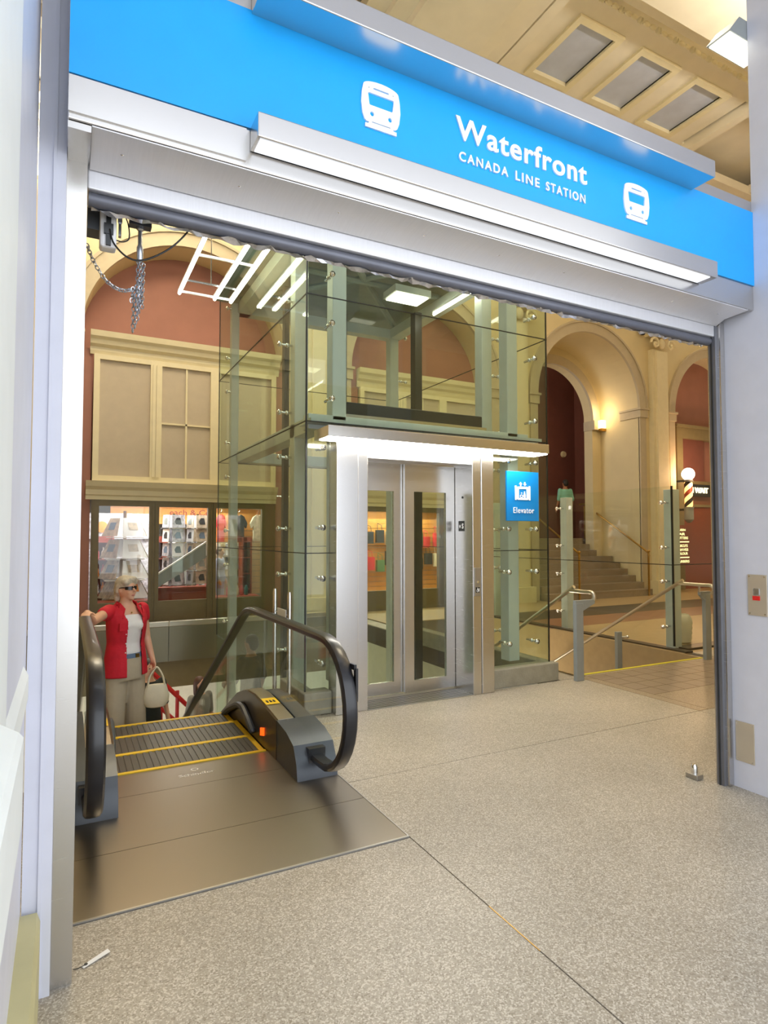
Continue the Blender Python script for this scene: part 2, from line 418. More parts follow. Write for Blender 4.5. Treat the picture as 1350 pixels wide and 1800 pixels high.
# stepped beams between the coffer fields
for yc in (4.55, 7.85, 11.0):
    for w, z in ((1.0, 8.0), (0.72, 7.9), (0.5, 7.78)):
        cbox(-6, 22, yc - w, yc + w * 0.55 - 0.1, z, z + 0.16)
for xc in (4.15, 12.4, -4.2):
    for w, z in ((1.0, 8.02), (0.74, 7.92), (0.5, 7.8)):
        cbox(xc - w, xc + w, 2.5, 11, z, z + 0.16)
def beads(p0, d, n, pitch):
    b = MB()
    for k in range(n):
        c = [p0[i] + d[i] * pitch * k for i in range(3)]
        if k % 3 == 2:
            for q in (-0.02, 0.02):
                cc = [c[i] + d[i] * q for i in range(3)]; b.ball(cc, (0.014 + 0.026*(1-abs(d[0])), 0.014 + 0.026*(1-abs(d[1])), 0.04), 6, 4)
        else: b.ball(c, (0.03 + 0.03*abs(d[0]), 0.03 + 0.03*abs(d[1]), 0.035), 8, 5)
    return part(b, 'bead_moulding', 'cream_trim', ceil, smooth=True, kind='stuff')
beads((5.2, 5.22, 8.16), (1, 0, 0), 60, 0.115)
beads((5.18, 5.3, 8.16), (0, 1, 0), 24, 0.115)

# ---- back wall with arches
WY = 11.0; ZS = 4.87; RA = 1.74
CX = [1.9, 6.72, 11.55, 16.4]
def arch_face(x0, x1, z0, z1, cx, r, zs, y0, y1, n=28):
    """solid wall piece x0..x1, z0..z1 with an arched opening reaching down to z0"""
    b = MB()
    b.box(x0, cx - r, y0, y1, z0, zs); b.box(cx + r, x1, y0, y1, z0, zs)
    P = [(cx - r * math.cos(math.pi * k / n), zs + r * math.sin(math.pi * k / n)) for k in range(n + 1)]
    T = [(x0 + (x1 - x0) * k / n, z1) for k in range(n + 1)]
    P = [(x0, zs)] + P + [(x1, zs)]; T = [(x0, z1)] + T + [(x1, z1)]
    v = []; f = []
    for (a, c), (d, e) in zip(P, T): v += [(a, y0, c), (d, y0, e), (a, y1, c), (d, y1, e)]
    for k in range(len(P) - 1):
        i, j = 4*k, 4*(k+1); f += [(i, j, j+1, i+1), (i+2, i+3, j+3, j+2), (i, i+2, j+2, j), (i+1, j+1, j+3, i+3)]
    f += [(0, 1, 3, 2), (4*len(P)-4, 4*len(P)-2, 4*len(P)-1, 4*len(P)-3)]
    b.add(v, f); return b
edges = [-6] + [(CX[i] + CX[i+1]) / 2 for i in range(3)] + [22]
wb = MB()
for i, c in enumerate(CX):
    a = arch_face(edges[i], edges[i+1], 0, 8.42, c, RA, ZS, WY, WY + 0.6); wb.add(a.v, a.f)
wall_back = struct(wb, 'wall_back', 'cream')
def arch_band(cx, r0, r1, zs, y0, y1, n=32):
    rings = []
    for k in range(n + 1):
        q = math.pi * k / n; co, si = -math.cos(q), math.sin(q)
        rings.append([(cx + r0*co, y0, zs + r0*si), (cx + r1*co, y0, zs + r1*si), (cx + r1*co, y1, zs + r1*si), (cx + r0*co, y1, zs + r0*si)])
    return MB().loft(rings)
for i, c in enumerate(CX):
    b = arch_band(c, RA - 0.01, RA + 0.22, ZS, WY - 0.05, WY + 0.02)
    a2 = arch_band(c, RA + 0.22, RA + 0.27, ZS, WY - 0.08, WY + 0.02); b.add(a2.v, a2.f)
    part(b, 'archivolt', 'archivolt', wall_back, smooth=True)
    for sx in (-1, 1):
        xa, xb = sorted((c + sx * (RA - 0.03), c + sx * (RA + 0.26)))
        m_ = MB().box(xa, xb, WY - 0.07, WY + 0.6, ZS - 0.25, ZS - 0.03); m_.box(xa - 0.03, xb + 0.03, WY - 0.1, WY + 0.6, ZS - 0.05, ZS)
        part(m_, 'impost', 'archivolt', wall_back)
        xa, xb = sorted((c + sx * RA, c + sx * (RA + 0.22)))
        part(MB().box(xa, xb, WY - 0.04, WY + 0.02, 0.0, ZS - 0.25), 'arch_jamb', 'archivolt', wall_back)
# pilasters with scrolled capitals on the piers
for xc in ((CX[0]+CX[1])/2, (CX[1]+CX[2])/2, (CX[2]+CX[3])/2):
    p = MB().box(xc - 0.3, xc + 0.3, WY - 0.14, WY + 0.02, 0.35, 6.45); p.box(xc - 0.2, xc + 0.2, WY - 0.2, WY - 0.1, 0.35, 6.4)
    part(p, 'pilaster', 'cream_trim', wall_back)
    part(MB().box(xc - 0.38, xc + 0.38, WY - 0.26, WY + 0.02, 0, 0.35), 'pilaster_base', 'cream_trim', wall_back)
    cp = MB().box(xc - 0.42, xc + 0.42, WY - 0.28, WY + 0.02, 6.78, 6.9)
    for sx in (-1, 1):
        path = [(xc + sx * (0.3 + (0.17 - 0.011 * k) * math.cos(k * 0.55)), WY - 0.24, 6.58 + (0.17 - 0.011 * k) * math.sin(k * 0.55)) for k in range(15)]
        cp.tube(path, 0.035, 6); cp.ball((xc + sx * 0.3, WY - 0.24, 6.58), 0.05, 8, 6)
    cp.ball((xc, WY - 0.2, 6.62), (0.12, 0.06, 0.14), 10, 6)
    part(cp, 'scroll_capital', 'cream_trim', wall_back, smooth=True)
# entablature above the arches
e = MB()
for z0, z1, d in ((7.2, 7.32, 0.12), (7.32, 7.6, 0.06), (7.6, 7.72, 0.2), (7.72, 7.82, 0.32)): e.box(-6, 22, WY - d, WY + 0.02, z0, z1)
part(e, 'entablature', 'cream_trim', wall_back)
# maroon niche backs
struct(MB().box(CX[0] - RA - 0.3, CX[0] + RA + 0.3, WY + 0.6, WY + 0.7, 2.3, 7.0), 'wall_niche_one', 'maroon')
struct(MB().box(CX[1] - RA - 0.3, CX[1] + RA + 0.3, WY + 0.6, WY + 0.7, 2.3, 7.0), 'wall_niche_two', 'maroon')
struct(MB().box(CX[3] - RA - 0.3, CX[3] + RA + 0.3, WY + 0.6, WY + 0.7, 0, 7.0), 'wall_niche_three', 'maroon')
for c in (CX[0], CX[1]):   # maroon strips beside the shop fronts
    for sx in (-1, 1):
        xa, xb = sorted((c + sx * 1.56, c + sx * 1.735))
        part(MB().box(xa, xb, WY + 0.03, WY + 0.6, 0, 4.6), 'niche_cheek', 'maroon', wall_back)
# passage behind the third arch
Xp = 11.55
inner = arch_face(9.4, 14.2, 0, 8.0, 11.55, 1.42, 4.72, 12.3, 12.6)
wall_inner = struct(inner, 'wall_passage_inner', 'cream')
part(arch_band(11.55, 1.41, 1.66, 4.72, 12.24, 12.32), 'archivolt', 'archivolt', wall_inner, smooth=True)
for sx in (-1, 1):
    xa, xb = sorted((11.55 + sx * 1.4, 11.55 + sx * 1.72)); part(MB().box(xa, xb, 12.2, 12.6, 4.46, 4.72), 'impost', 'archivolt', wall_inner)
struct(MB().box(13.29, 13.5, 11.6, 12.3, 0, 7.2), 'wall_passage_right', 'cream')
struct(MB().box(9.6, 9.81, 11.6, 12.3, 0, 7.2), 'wall_passage_left', 'cream')
v = arch_band(11.55, 1.74, 1.9, ZS, 11.6, 12.3); struct(v, 'ceiling_passage_vault', 'cream', smooth=True)
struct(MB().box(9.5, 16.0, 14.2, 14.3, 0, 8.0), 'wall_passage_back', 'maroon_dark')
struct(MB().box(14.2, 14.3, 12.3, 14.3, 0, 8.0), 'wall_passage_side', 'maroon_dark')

# ---- side walls, facade, exterior ground
struct(MB().box(21.9, 22, 2.4, 16, 0, 8.42), 'wall_right_end', 'cream')
struct(MB().box(-6, -5.9, 2.4, 16, 0, 8.42), 'wall_left_end', 'cream')
struct(MB().box(3.6, 4.3, 0.9, 2.4, 0, 3.5).box(3.6, 4.3, 0.9, 2.15, 3.5, 8.42), 'wall_right', 'lavender')
struct(MB().box(-6, 9, -1.7, 2.1, 5.1, 5.3), 'unseen_reflector_slab', 'lavender')  # unseen slab added overhead so the sign's steel reflects mid grey
struct(MB().box(4.3, 22, 2.1, 2.5, 0, 8.42), 'wall_front_right', 'cream')
struct(MB().box(-6, -0.4, 2.33, 2.6, 0, 8.42), 'wall_front_left', 'cream')
# ---- white wall on the left with its dado rail
wl = struct(MB().box(-0.5, -0.1, 0.2, 1.46, 0, 8.42), 'wall_left', 'white_wall')
wl2 = struct(MB().box(-0.5, -0.108, 1.46, 2.33, 0, 8.42), 'wall_left_shaded', 'lavender')  # same wall farther in; its shading is put into the lavender colour
part(MB().prism([(-0.1, 1.17), (-0.068, 1.15), (-0.06, 1.14), (-0.06, 0.985), (-0.066, 0.97), (-0.1, 0.97)], 1, 0.2, 1.28), 'dado_rail', 'white_wall', wl)
part(MB().prism([(-0.108, 1.1), (-0.094, 1.07), (-0.094, 1.0), (-0.108, 0.98)], 1, 1.46, 2.2), 'dado_rail', 'white_wall', wl2)
part(MB().prism([(-0.108, 0.0), (-0.05, 0.0), (-0.05, 0.26), (-0.06, 0.29), (-0.108, 0.29)], 1, 1.0, 2.3), 'wall_skirting', 'sage_base', wl2)

# ---- lower level around the wells
low = struct(MB().box(-7, 12, 2.0, 18, -4.5, -4.3), 'floor_lower', 'lower_floor')
struct(MB().box(-7, 12, 15.0, 15.2, -4.3, -0.3), 'wall_lower_back', 'lower_wall')
wellm = MB().box(-1.9, -1.8, 4.1, 10.85, -1.1, -0.02)
struct(wellm, 'wall_well_left', 'bulkhead')
struct(MB().box(-1.8, 1.54, 4.2, 4.3, -4.3, -0.3), 'wall_well_near', 'lower_wall')
fas = struct(MB().box(-1.8, 4.9, 10.9, 11.1, -1.05, -0.014), 'wall_well_far', 'bulkhead')
for k in range(4):
    x0 = -1.8 + k * 1.675
    part(MB().box(x0 + 0.004, x0 + 1.671, 10.72, 10.78, -0.58, 0.0), 'fascia_panel', 'fascia_steel', fas)
    part(MB().box(x0, x0 + 1.675, 10.68, 10.8, 0.0, 0.09), 'fascia_cap', 'stainless_warm', fas, bevel=0.01)

# ================================================================== PORTAL AND STATION SIGN
sign = thing('station_sign', 'large blue station sign band with white lettering above the entrance', 'sign', (1.8, 2.3, 2.84))
part(MB().box(-0.02, 3.6, 2.15, 2.42, 2.84, 3.5), 'cladding', 'stainless_h', sign, bevel=0.004, label='brushed steel box behind the blue panel')
part(MB().box(-0.018, 3.598, 2.142, 2.15, 2.985, 3.43), 'blue_panel', 'blue_sign', sign)
part(MB().box(-0.018, 0.555, 2.143, 2.15, 2.86, 2.98), 'cladding_strip', 'stainless_h', sign)
# upper and lower light boxes
for (x0, x1, z0, z1, ya, nm, gl) in ((0.57, 3.04, 3.415, 3.505, 2.0, 'upper_light_box', None), (0.57, 3.11, 2.9, 2.99, 2.045, 'lower_light_box', 'lens_glow')):
    lb = part(MB().box(x0, x1, ya, 2.145, z0, z1), nm, 'stainless_h', sign, bevel=0.004)
    if gl: part(MB().box(x0 + 0.012, x1 - 0.05, ya + 0.012, 2.135, z0 - 0.004, z0 + 0.002), 'light_lens', gl, lb)
def train_icon(x0, z0, w, h, y, parent, nm='train_pictogram'):
    body = [(0.5 - 0.42, 0.16), (0.13, 0.12), (0.2, 0.115), (0.17, 0.08), (0.1, 0.08), (0.1, 0.0), (0.9, 0.0), (0.9, 0.08), (0.83, 0.08), (0.8, 0.115), (0.87, 0.12), (0.92, 0.16), (0.97, 0.28)]
    body += [(1.0, 0.5), (0.985, 0.72), (0.95, 0.88)] + [(0.5 + 0.45 * math.cos(q), 0.88 + 0.12 * math.sin(q)) for q in [math.pi * k / 12 for k in range(1, 12)]] + [(0.05, 0.88), (0.015, 0.72), (0.0, 0.5), (0.03, 0.28)]
    win = rrect(0.17, 0.83, 0.48, 0.74, 0.03)
    win = [(x + (0.03 if y < 0.6 and x < 0.5 else (-0.03 if y < 0.6 else 0)), y) for x, y in win]
    loops = [body, win, rrect(0.3, 0.7, 0.83, 0.865, 0.015), circ(0.27, 0.3, 0.05), circ(0.73, 0.3, 0.05), rrect(0.26, 0.74, 0.118, 0.14, 0.01), circ(0.19, 0.84, 0.014, 8), circ(0.81, 0.84, 0.014, 8)]
    me = fit_mesh(shape_mesh(loops, 0.004), x0, z0, w, h, y, parent)
    return part(me, nm, 'white_letter', parent)
train_icon(1.012, 3.137, 0.178, 0.195, 2.139, sign)
train_icon(2.496, 3.128, 0.19, 0.195, 2.139, sign)
def text_part(s, x0, z0, w, h, y, parent, m='white_letter', nm='lettering', bold=0.0, ext=0.004, space=1.0):
    return part(fit_mesh(text_mesh(s, bold, ext, space), x0, z0, w, h, y, parent), nm, m, parent)
text_part('Waterfront', 1.465, 3.222, 0.775, 0.105, 2.139, sign, bold=0.022, space=1.1)
for s_, x_, w_ in (('CANADA', 1.482, 0.268), ('LINE', 1.793, 0.142), ('STATION', 1.975, 0.252)): text_part(s_, x_, 3.128, w_, 0.043, 2.139, sign, bold=0.018, space=1.3)

# ---- roller shutter: guides, hood, bottom bar
sh = thing('roller_shutter', 'raised roller shutter with steel guides and grey bottom bar across the entrance', 'shutter', (1.8, 2.4, 0))
g = MB().box(-0.0195, 0.045, 2.35, 2.372, 0, 2.82)
part(g, 'guide_rail', 'stainless', sh, label='brushed steel guide rail on the left jamb')
g = MB().box(3.555, 3.598, 2.335, 2.42, 0, 2.82)
part(g, 'guide_rail', 'stainless', sh, label='brushed steel guide rail on the right jamb')
part(MB().box(3.535, 3.555, 2.355, 2.4, 0, 2.82), 'guide_slot', 'slot_grey', sh, label='grey brush slot of the right guide')
part(MB().box(3.53, 3.536, 2.375, 2.385, 0, 2.82), 'guide_gasket', 'dark_metal', sh)
hood = MB().prism([(2.36, 2.735), (2.5, 2.735), (2.5, 2.84), (2.36, 2.84)], 0, 0.045, 3.555)
part(hood, 'hood_lip', 'stainless_satin', sh, bevel=0.006)
hs = MB().prism([(2.155, 2.838), (2.155, 2.834), (2.3, 2.826), (2.355, 2.80), (2.358, 2.838)], 0, 0.052, 3.55)
part(hs, 'hood_soffit', 'stainless_satin', sh, smooth=True)
for k in range(9):
    x = 0.15 + 0.41 * k
    part(MB().lathe([(0.006, 0), (0.006, -0.004), (0.001, -0.006)], (x, 2.26, 2.83), 8), 'screw', 'chrome', sh)
part(MB().box(-0.018, 0.05, 2.16, 2.36, 2.815, 2.838), 'end_plate', 'stainless', sh)
bb = MB().loft([[(x, 2.4 + 0.03 * math.cos(q), 2.712 + 0.026 * math.sin(q)) for q in [2*math.pi*k/14 for k in range(14)]] for x in (0.05, 3.53)])
part(bb, 'bottom_bar', 'shutter_bar', sh, smooth=True)
rnd = random.Random(3)
fl = MB(); rings = []
for k in range(120):
    x = 0.06 + 3.43 * k / 119
    rings.append([(x, 2.395 + rnd.uniform(-.012, .012), 2.686 + rnd.uniform(-.007, .004)), (x, 2.415 + rnd.uniform(-.01, .01), 2.682 + rnd.uniform(-.01, .004)), (x, 2.43, 2.692)])
fl.loft(rings)
part(fl, 'plastic_film', 'film', sh, label='crumpled plastic film hanging under the bottom bar')
# grey steel channel between the left guide and the white wall
struct(MB().box(-0.105, -0.02, 2.325, 2.45, 0, 3.9).box(-0.06, -0.05, 2.318, 2.33, 0, 3.9), 'trim_1', 'lavender')

# ---- shutter drive hanging at the upper left of the opening
dr = thing('shutter_drive_box', 'white limit switch box on grey bracket with black cable under the shutter', 'control box', (0.12, 2.5, 2.58))
part(MB().box(0.05, 0.1, 2.5, 2.58, 2.655, 2.78), 'bracket_plate', 'newel_grey', dr)
part(MB().box(0.092, 0.15, 2.47, 2.53, 2.585, 2.745), 'switch_box', 'box_white', dr, bevel=0.01)
part(MB().box(0.113, 0.13, 2.462, 2.472, 2.59, 2.745).box(0.106, 0.138, 2.46, 2.474, 2.632, 2.672), 'switch_slot', 'dark_metal', dr)
part(MB().box(0.08, 0.32, 2.48, 2.53, 2.745, 2.765), 'bracket_bar', 'newel_grey', dr)
part(MB().box(0.158, 0.168, 2.5, 2.52, 2.65, 2.76).lathe([(0.008, 0), (0.008, 0.04)], (0.163, 2.5, 2.7), 8), 'bracket_bolt', 'galv', dr)
cab = smooth_path([(0.125, 2.46, 2.65), (0.14, 2.455, 2.595), (0.19, 2.45, 2.55), (0.25, 2.45, 2.555), (0.34, 2.45, 2.62), (0.41, 2.45, 2.71), (0.43, 2.46, 2.78)])
part(MB().tube(cab, 0.0035, 6), 'cable', 'cable_black', dr, smooth=True)
cab = smooth_path([(0.17, 2.5, 2.75), (0.19, 2.49, 2.7), (0.195, 2.49, 2.645), (0.175, 2.49, 2.625), (0.15, 2.5, 2.63)])
part(MB().tube(cab, 0.0025, 6), 'cable', 'cable_black', dr, smooth=True)
ch = thing('chain_hoist', 'bundled silver hand chain hanging from a grey hoist bracket', 'chain hoist', (0.23, 2.5, 2.28))
part(MB().box(0.195, 0.275, 2.48, 2.52, 2.70, 2.715).box(0.195, 0.205, 2.48, 2.52, 2.715, 2.745).box(0.265, 0.275, 2.48, 2.52, 2.715, 2.745), 'yoke', 'newel_grey', ch)
part(MB().cyl((0.19, 2.5, 2.738), (0.285, 2.5, 2.738), 0.006, 8).cyl((0.215, 2.5, 2.738), (0.255, 2.5, 2.738), 0.02, 12), 'chain_wheel', 'dark_metal', ch, smooth=True)
part(MB().lathe([(0.018, 0.12), (0.014, 0.09), (0.008, 0.085), (0.008, 0.03), (0.012, 0.02), (0.012, -0.03), (0.006, -0.04)], (0.235, 2.5, 2.6), 10), 'swivel_rod', 'galv', ch, smooth=True)
def chain(path, r=0.0022, L=0.02, w=0.0062):
    b = MB(); P = [Vector(p) for p in path]; dist = 0; k = 0
    seg = [(P[i], P[i+1]) for i in range(len(P) - 1)]
    for a, c in seg:
        d = c - a; n = max(1, int(d.length / (L * 0.78)))
        t = d.normalized()
        for j in range(n):
            o = a + d * ((j + 0.5) / n); k += 1
            u = t.cross(Vector((0, 1, 0)) if k % 2 else Vector((1, 0.3, 0.2))); u.normalize()
            ring = [o + t * (L/2) * math.cos(q) + u * w * math.sin(q) for q in [2*math.pi*i/8 for i in range(9)]]
            b.tube(ring, r, 4, cap=False)
    return b
cm = MB()
for x, z0, z1 in ((0.226, 2.57, 2.42), (0.238, 2.57, 2.4), (0.245, 2.56, 2.38), (0.232, 2.5, 2.36), (0.221, 2.47, 2.30), (0.214, 2.45, 2.285), (0.208, 2.46, 2.40), (0.228, 2.42, 2.33)):
    c_ = chain([(x + 0.004, 2.5 + rnd.uniform(-.012, .012), z0), (x, 2.5 + rnd.uniform(-.012, .012), z1)]); cm.add(c_.v, c_.f)
c_ = chain(smooth_path([(0.05, 2.5, 2.59), (0.075, 2.5, 2.53), (0.12, 2.5, 2.465), (0.17, 2.5, 2.44), (0.21, 2.5, 2.45)], 5)); cm.add(c_.v, c_.f)
part(cm, 'hand_chain', 'galv', ch, smooth=True, kind='stuff')

# ---- plates on the right reveal
ks = thing('key_switch_plate', 'steel key switch plate with red button on the grey right wall', 'switch plate', (3.6, 2.165, 1.035))
part(MB().box(3.592, 3.6, 2.11, 2.222, 1.035, 1.275), 'face_plate', 'plate_satin', ks, bevel=0.002)
part(MB().box(3.586, 3.593, 2.15, 2.188, 1.155, 1.195), 'lock_cover', 'galv', ks, bevel=0.003); part(MB().box(3.588, 3.593, 2.15, 2.192, 1.125, 1.15), 'red_tab', 'red_button', ks)
for y in (2.122, 2.21):
    for z in (1.047, 1.263): part(MB().lathe([(0.004, 0), (0.004, -0.003)], (3.592, y, z), 8, 'x'), 'screw', 'chrome', ks)
ap = thing('access_plate', 'blank steel access plate low on the grey right wall', 'access plate', (3.6, 2.26, 0.16))
part(MB().box(3.594, 3.6, 2.205, 2.318, 0.16, 0.395), 'face_plate', 'plate_satin', ap, bevel=0.002)
for y in (2.217, 2.306):
    for z in (0.172, 0.383): part(MB().lathe([(0.004, 0), (0.004, -0.003)], (3.594, y, z), 8, 'x'), 'screw', 'chrome', ap)
fl_ = thing('floor_latch', 'small steel floor latch at the foot of the right guide', 'latch', (3.5, 2.52, 0))
part(MB().box(3.46, 3.52, 2.48, 2.56, 0, 0.03), 'latch_base', 'stainless_dull', fl_, bevel=0.003)
part(MB().lathe([(0.02, 0.03), (0.02, 0.07), (0.014, 0.085), (0.001, 0.09)], (3.49, 2.52, 0), 12), 'latch_knob', 'chrome', fl_, smooth=True)
pt = thing('paper_tag', 'white paper tag lying on the floor beside the left jamb', 'tag', (0.12, 2.43, 0.001))
part(MB().add([(0.075, 2.425, 0.002), (0.083, 2.41, 0.002), (0.17, 2.455, 0.006), (0.162, 2.476, 0.006)], [(0, 1, 2, 3)]).add([(0.075, 2.425, 0.0035), (0.083, 2.41, 0.0035), (0.17, 2.455, 0.0075), (0.162, 2.476, 0.0075)], [(0, 1, 2, 3)]), 'tag_card', 'paper', pt)
part(MB().lathe([(0.006, 0), (0.006, 0.002)], (0.09, 2.427, 0.004), 10), 'eyelet', 'dark_metal', pt)
part(MB().tube([(0.09, 2.425, 0.005), (0.065, 2.418, 0.003), (0.05, 2.42, 0.003)], 0.0015, 5), 'string', 'dark_metal', pt)
# ---- light fixture seen above the sign at the upper right
lf = thing('wall_light', 'square light fitting with glowing lens above the right end of the sign', 'light', (3.5, 2.19, 4.5))
part(MB().prism([(3.43, 4.5), (3.8, 4.5), (3.8, 4.62), (3.53, 4.62)], 1, 2.152, 2.3), 'housing', 'steel_paint_grey', lf)
part(MB().box(3.445, 3.79, 2.158, 2.29, 4.492, 4.5), 'lens', 'lamp_glow', lf)

# ================================================================== ELEVATOR
GX0, GX1, GY0, GY1 = 1.80, 4.52, 4.90, 8.30
ZJ = [0.19, 1.355, 2.49, 3.6, 4.70]
shaft = thing('elevator_shaft', 'glass walled elevator shaft with pale green steel frame', 'elevator shaft', (3.16, 6.6, 0))
T = 0.014; gp = 0.004
def pane(x0, x1, y0, y1, z0, z1, m='glass_green', parent=shaft): return part(MB().box(x0, x1, y0, y1, z0, z1), 'glass_pane', m, parent)
for k in range(4):
    z0, z1 = ZJ[k] + gp, ZJ[k+1] - gp
    if k < 2:
        pane(GX0 + 0.02, 2.03, GY0, GY0 + T, z0, z1 if k == 0 else z1 - 0.06); pane(3.69, GX1 - 0.02, GY0, GY0 + T, z0, z1 if k == 0 else z1 - 0.06)
    else: pane(GX0 + 0.02, GX1 - 0.02, GY0, GY0 + T, z0, z1)
    for x in (GX0, GX1 - T):
        pane(x, x + T, GY0 + 0.02, GY1 - 0.02, z0, z1)
    pane(GX0 + 0.02, (GX0+GX1)/2 - gp, GY1 - T, GY1, z0, z1); pane((GX0+GX1)/2 + gp, GX1 - 0.02, GY1 - T, GY1, z0, z1)
sj = MB()
for z in ZJ[1:4]:
    for y in (GY0 + 0.002, GY1 - T + 0.002):
        if y < 6 and z < 2.4: sj.box(GX0, 2.03, y, y + T - 0.004, z - gp, z + gp); sj.box(3.69, GX1, y, y + T - 0.004, z - gp, z + gp)
        else: sj.box(GX0, GX1, y, y + T - 0.004, z - gp, z + gp)
    for x in (GX0 + 0.002, GX1 - T + 0.002): sj.box(x, x + T - 0.004, GY0, GY1, z - gp, z + gp)
for x in (GX0 + 0.003, GX1 - 0.015):
    for y in (GY0 + 0.003, GY1 - 0.015): sj.box(x, x + 0.012, y, y + 0.012, 0.19, 4.7)
part(sj, 'black_silicone_joint', 'seal_black', shaft)
# steel frame
cols = [(2.13, 2.27, 5.1, 5.24), (4.14, 4.28, 5.1, 5.24), (1.95, 2.09, 5.62, 5.76), (4.2, 4.34, 5.62, 5.76), (1.87, 1.97, 7.87, 7.97), (4.2, 4.34, 7.85, 7.99)]
for c in cols: part(MB().box(c[0], c[1], c[2], c[3], -4.3 if c[2] > 5.5 else 0.19, 4.55), 'steel_column', 'steel_paint', shaft, bevel=0.008)
for z in (2.46, 4.42):
    part(MB().box(1.9, 4.42, 5.1, 5.24, z, z + 0.14), 'steel_beam', 'steel_paint', shaft, bevel=0.006)
    part(MB().box(1.95, 2.12, 5.24, 8.0, z, z + 0.14), 'steel_beam', 'steel_paint', shaft, bevel=0.006)
    part(MB().box(4.2, 4.37, 5.24, 8.0, z, z + 0.14), 'steel_beam', 'steel_paint', shaft, bevel=0.006)
    part(MB().box(1.95, 4.37, 7.85, 8.0, z, z + 0.14), 'steel_beam', 'steel_paint', shaft, bevel=0.006)
part(MB().box(1.86, 4.46, 4.93, 5.24, 2.5, 2.53), 'ledge_plate', 'steel_paint', shaft)
part(MB().box(GX0 - 0.05, GX1 + 0.05, GY0 - 0.05, GY1 + 0.05, 4.72, 4.84), 'roof_slab', 'roof_green', shaft)
for (a, b) in (((2.0, 5.2, 4.62), (4.3, 7.9, 4.62)), ((4.3, 5.2, 4.62), (2.0, 7.9, 4.62)), ((2.0, 6.6, 4.6), (4.3, 6.6, 4.6))):
    part(MB().cyl(a, b, 0.04, 8), 'roof_brace', 'roof_green', shaft, smooth=True)
# guide rails and cables
part(MB().box(3.95, 4.05, 6.7, 6.82, -4.3, 4.4), 'guide_rail', 'dark_metal', shaft)
part(MB().box(2.2, 2.26, 6.7, 6.78, -4.3, 4.4), 'guide_rail', 'dark_metal', shaft)
for x in (3.1, 3.2): part(MB().cyl((x, 7.2, -4.3), (x, 7.2, 4.4), 0.008, 6), 'hoist_cable', 'dark_metal', shaft)
# door operator above the doors
op = part(MB().box(2.25, 3.93, 5.26, 5.42, 2.64, 2.78), 'door_operator', 'dark_metal', shaft, bevel=0.01)
part(MB().prism([(5.25, 2.53), (5.3, 2.53), (5.26, 2.66), (5.25, 2.66)], 0, 2.3, 3.98), 'operator_fascia', 'stainless_h', shaft)
# spider fittings
sp = MB().cyl((0, 0, 0), (0, 0.18, 0), 0.012, 8).lathe([(0.026, -0.012), (0.026, 0.012), (0.012, 0.02)], (0, 0.02, 0), 12, 'y').ball((0, 0.1, 0), 0.022, 8, 6)
sp_me = sp.mesh('glass_fitting'); sp_me.materials.append(MATS['chrome'])
for p in sp_me.polygons: p.use_smooth = True
def fitting(loc, rz, parent, me=sp_me):
    o = bpy.data.objects.new('glass_fitting', me); COL.objects.link(o); o.parent = parent
    o.location = Vector(loc) - wloc(parent); o.rotation_euler = (0, 0, rz)
for k in range(4):
    for z in (ZJ[k] + 0.22, ZJ[k+1] - 0.22):
        for x in (2.05, 4.36):
            if not (k < 2 and x < 3): fitting((x, GY0, z), 0, shaft)
            else: fitting((1.97, GY0, z), 0, shaft)
        if k < 2: fitting((4.0, GY0, z), 0, shaft)
        for y in (5.7, 7.92):
            fitting((GX0, y, z), -math.pi/2, shaft); fitting((GX1, y, z), math.pi/2, shaft)
# concrete kerb
part(MB().box(GX0 - 0.02, 2.03, GY0 - 0.06, 5.0, 0, 0.19).box(GX0 - 0.02, GX0 + 0.1, 5.0, 5.5, -0.02, 0.19), 'kerb', 'concrete', shaft, bevel=0.012)
part(MB().box(3.685, GX1 + 0.06, GY0 - 0.06, 5.0, 0, 0.19).box(GX1 - 0.1, GX1 + 0.06, 5.0, GY1, -0.02, 0.19), 'kerb', 'concrete', shaft, bevel=0.012)
for z0, z1 in ((-3.2, -2.08), (-2.07, -0.95), (-0.94, 0.186)):
    pane(GX0, GX0 + T, 5.52, GY1 - 0.02, z0, z1)
    for a_, b_ in ((GX0 + 0.02, 3.156), (3.164, GX1 - 0.02)): pane(a_, b_, GY1 - T, GY1, z0, z1)
struct(MB().box(GX0, GX1, 5.1, 5.2, -4.3, -0.02), 'wall_shaft_pit', 'lower_wall')
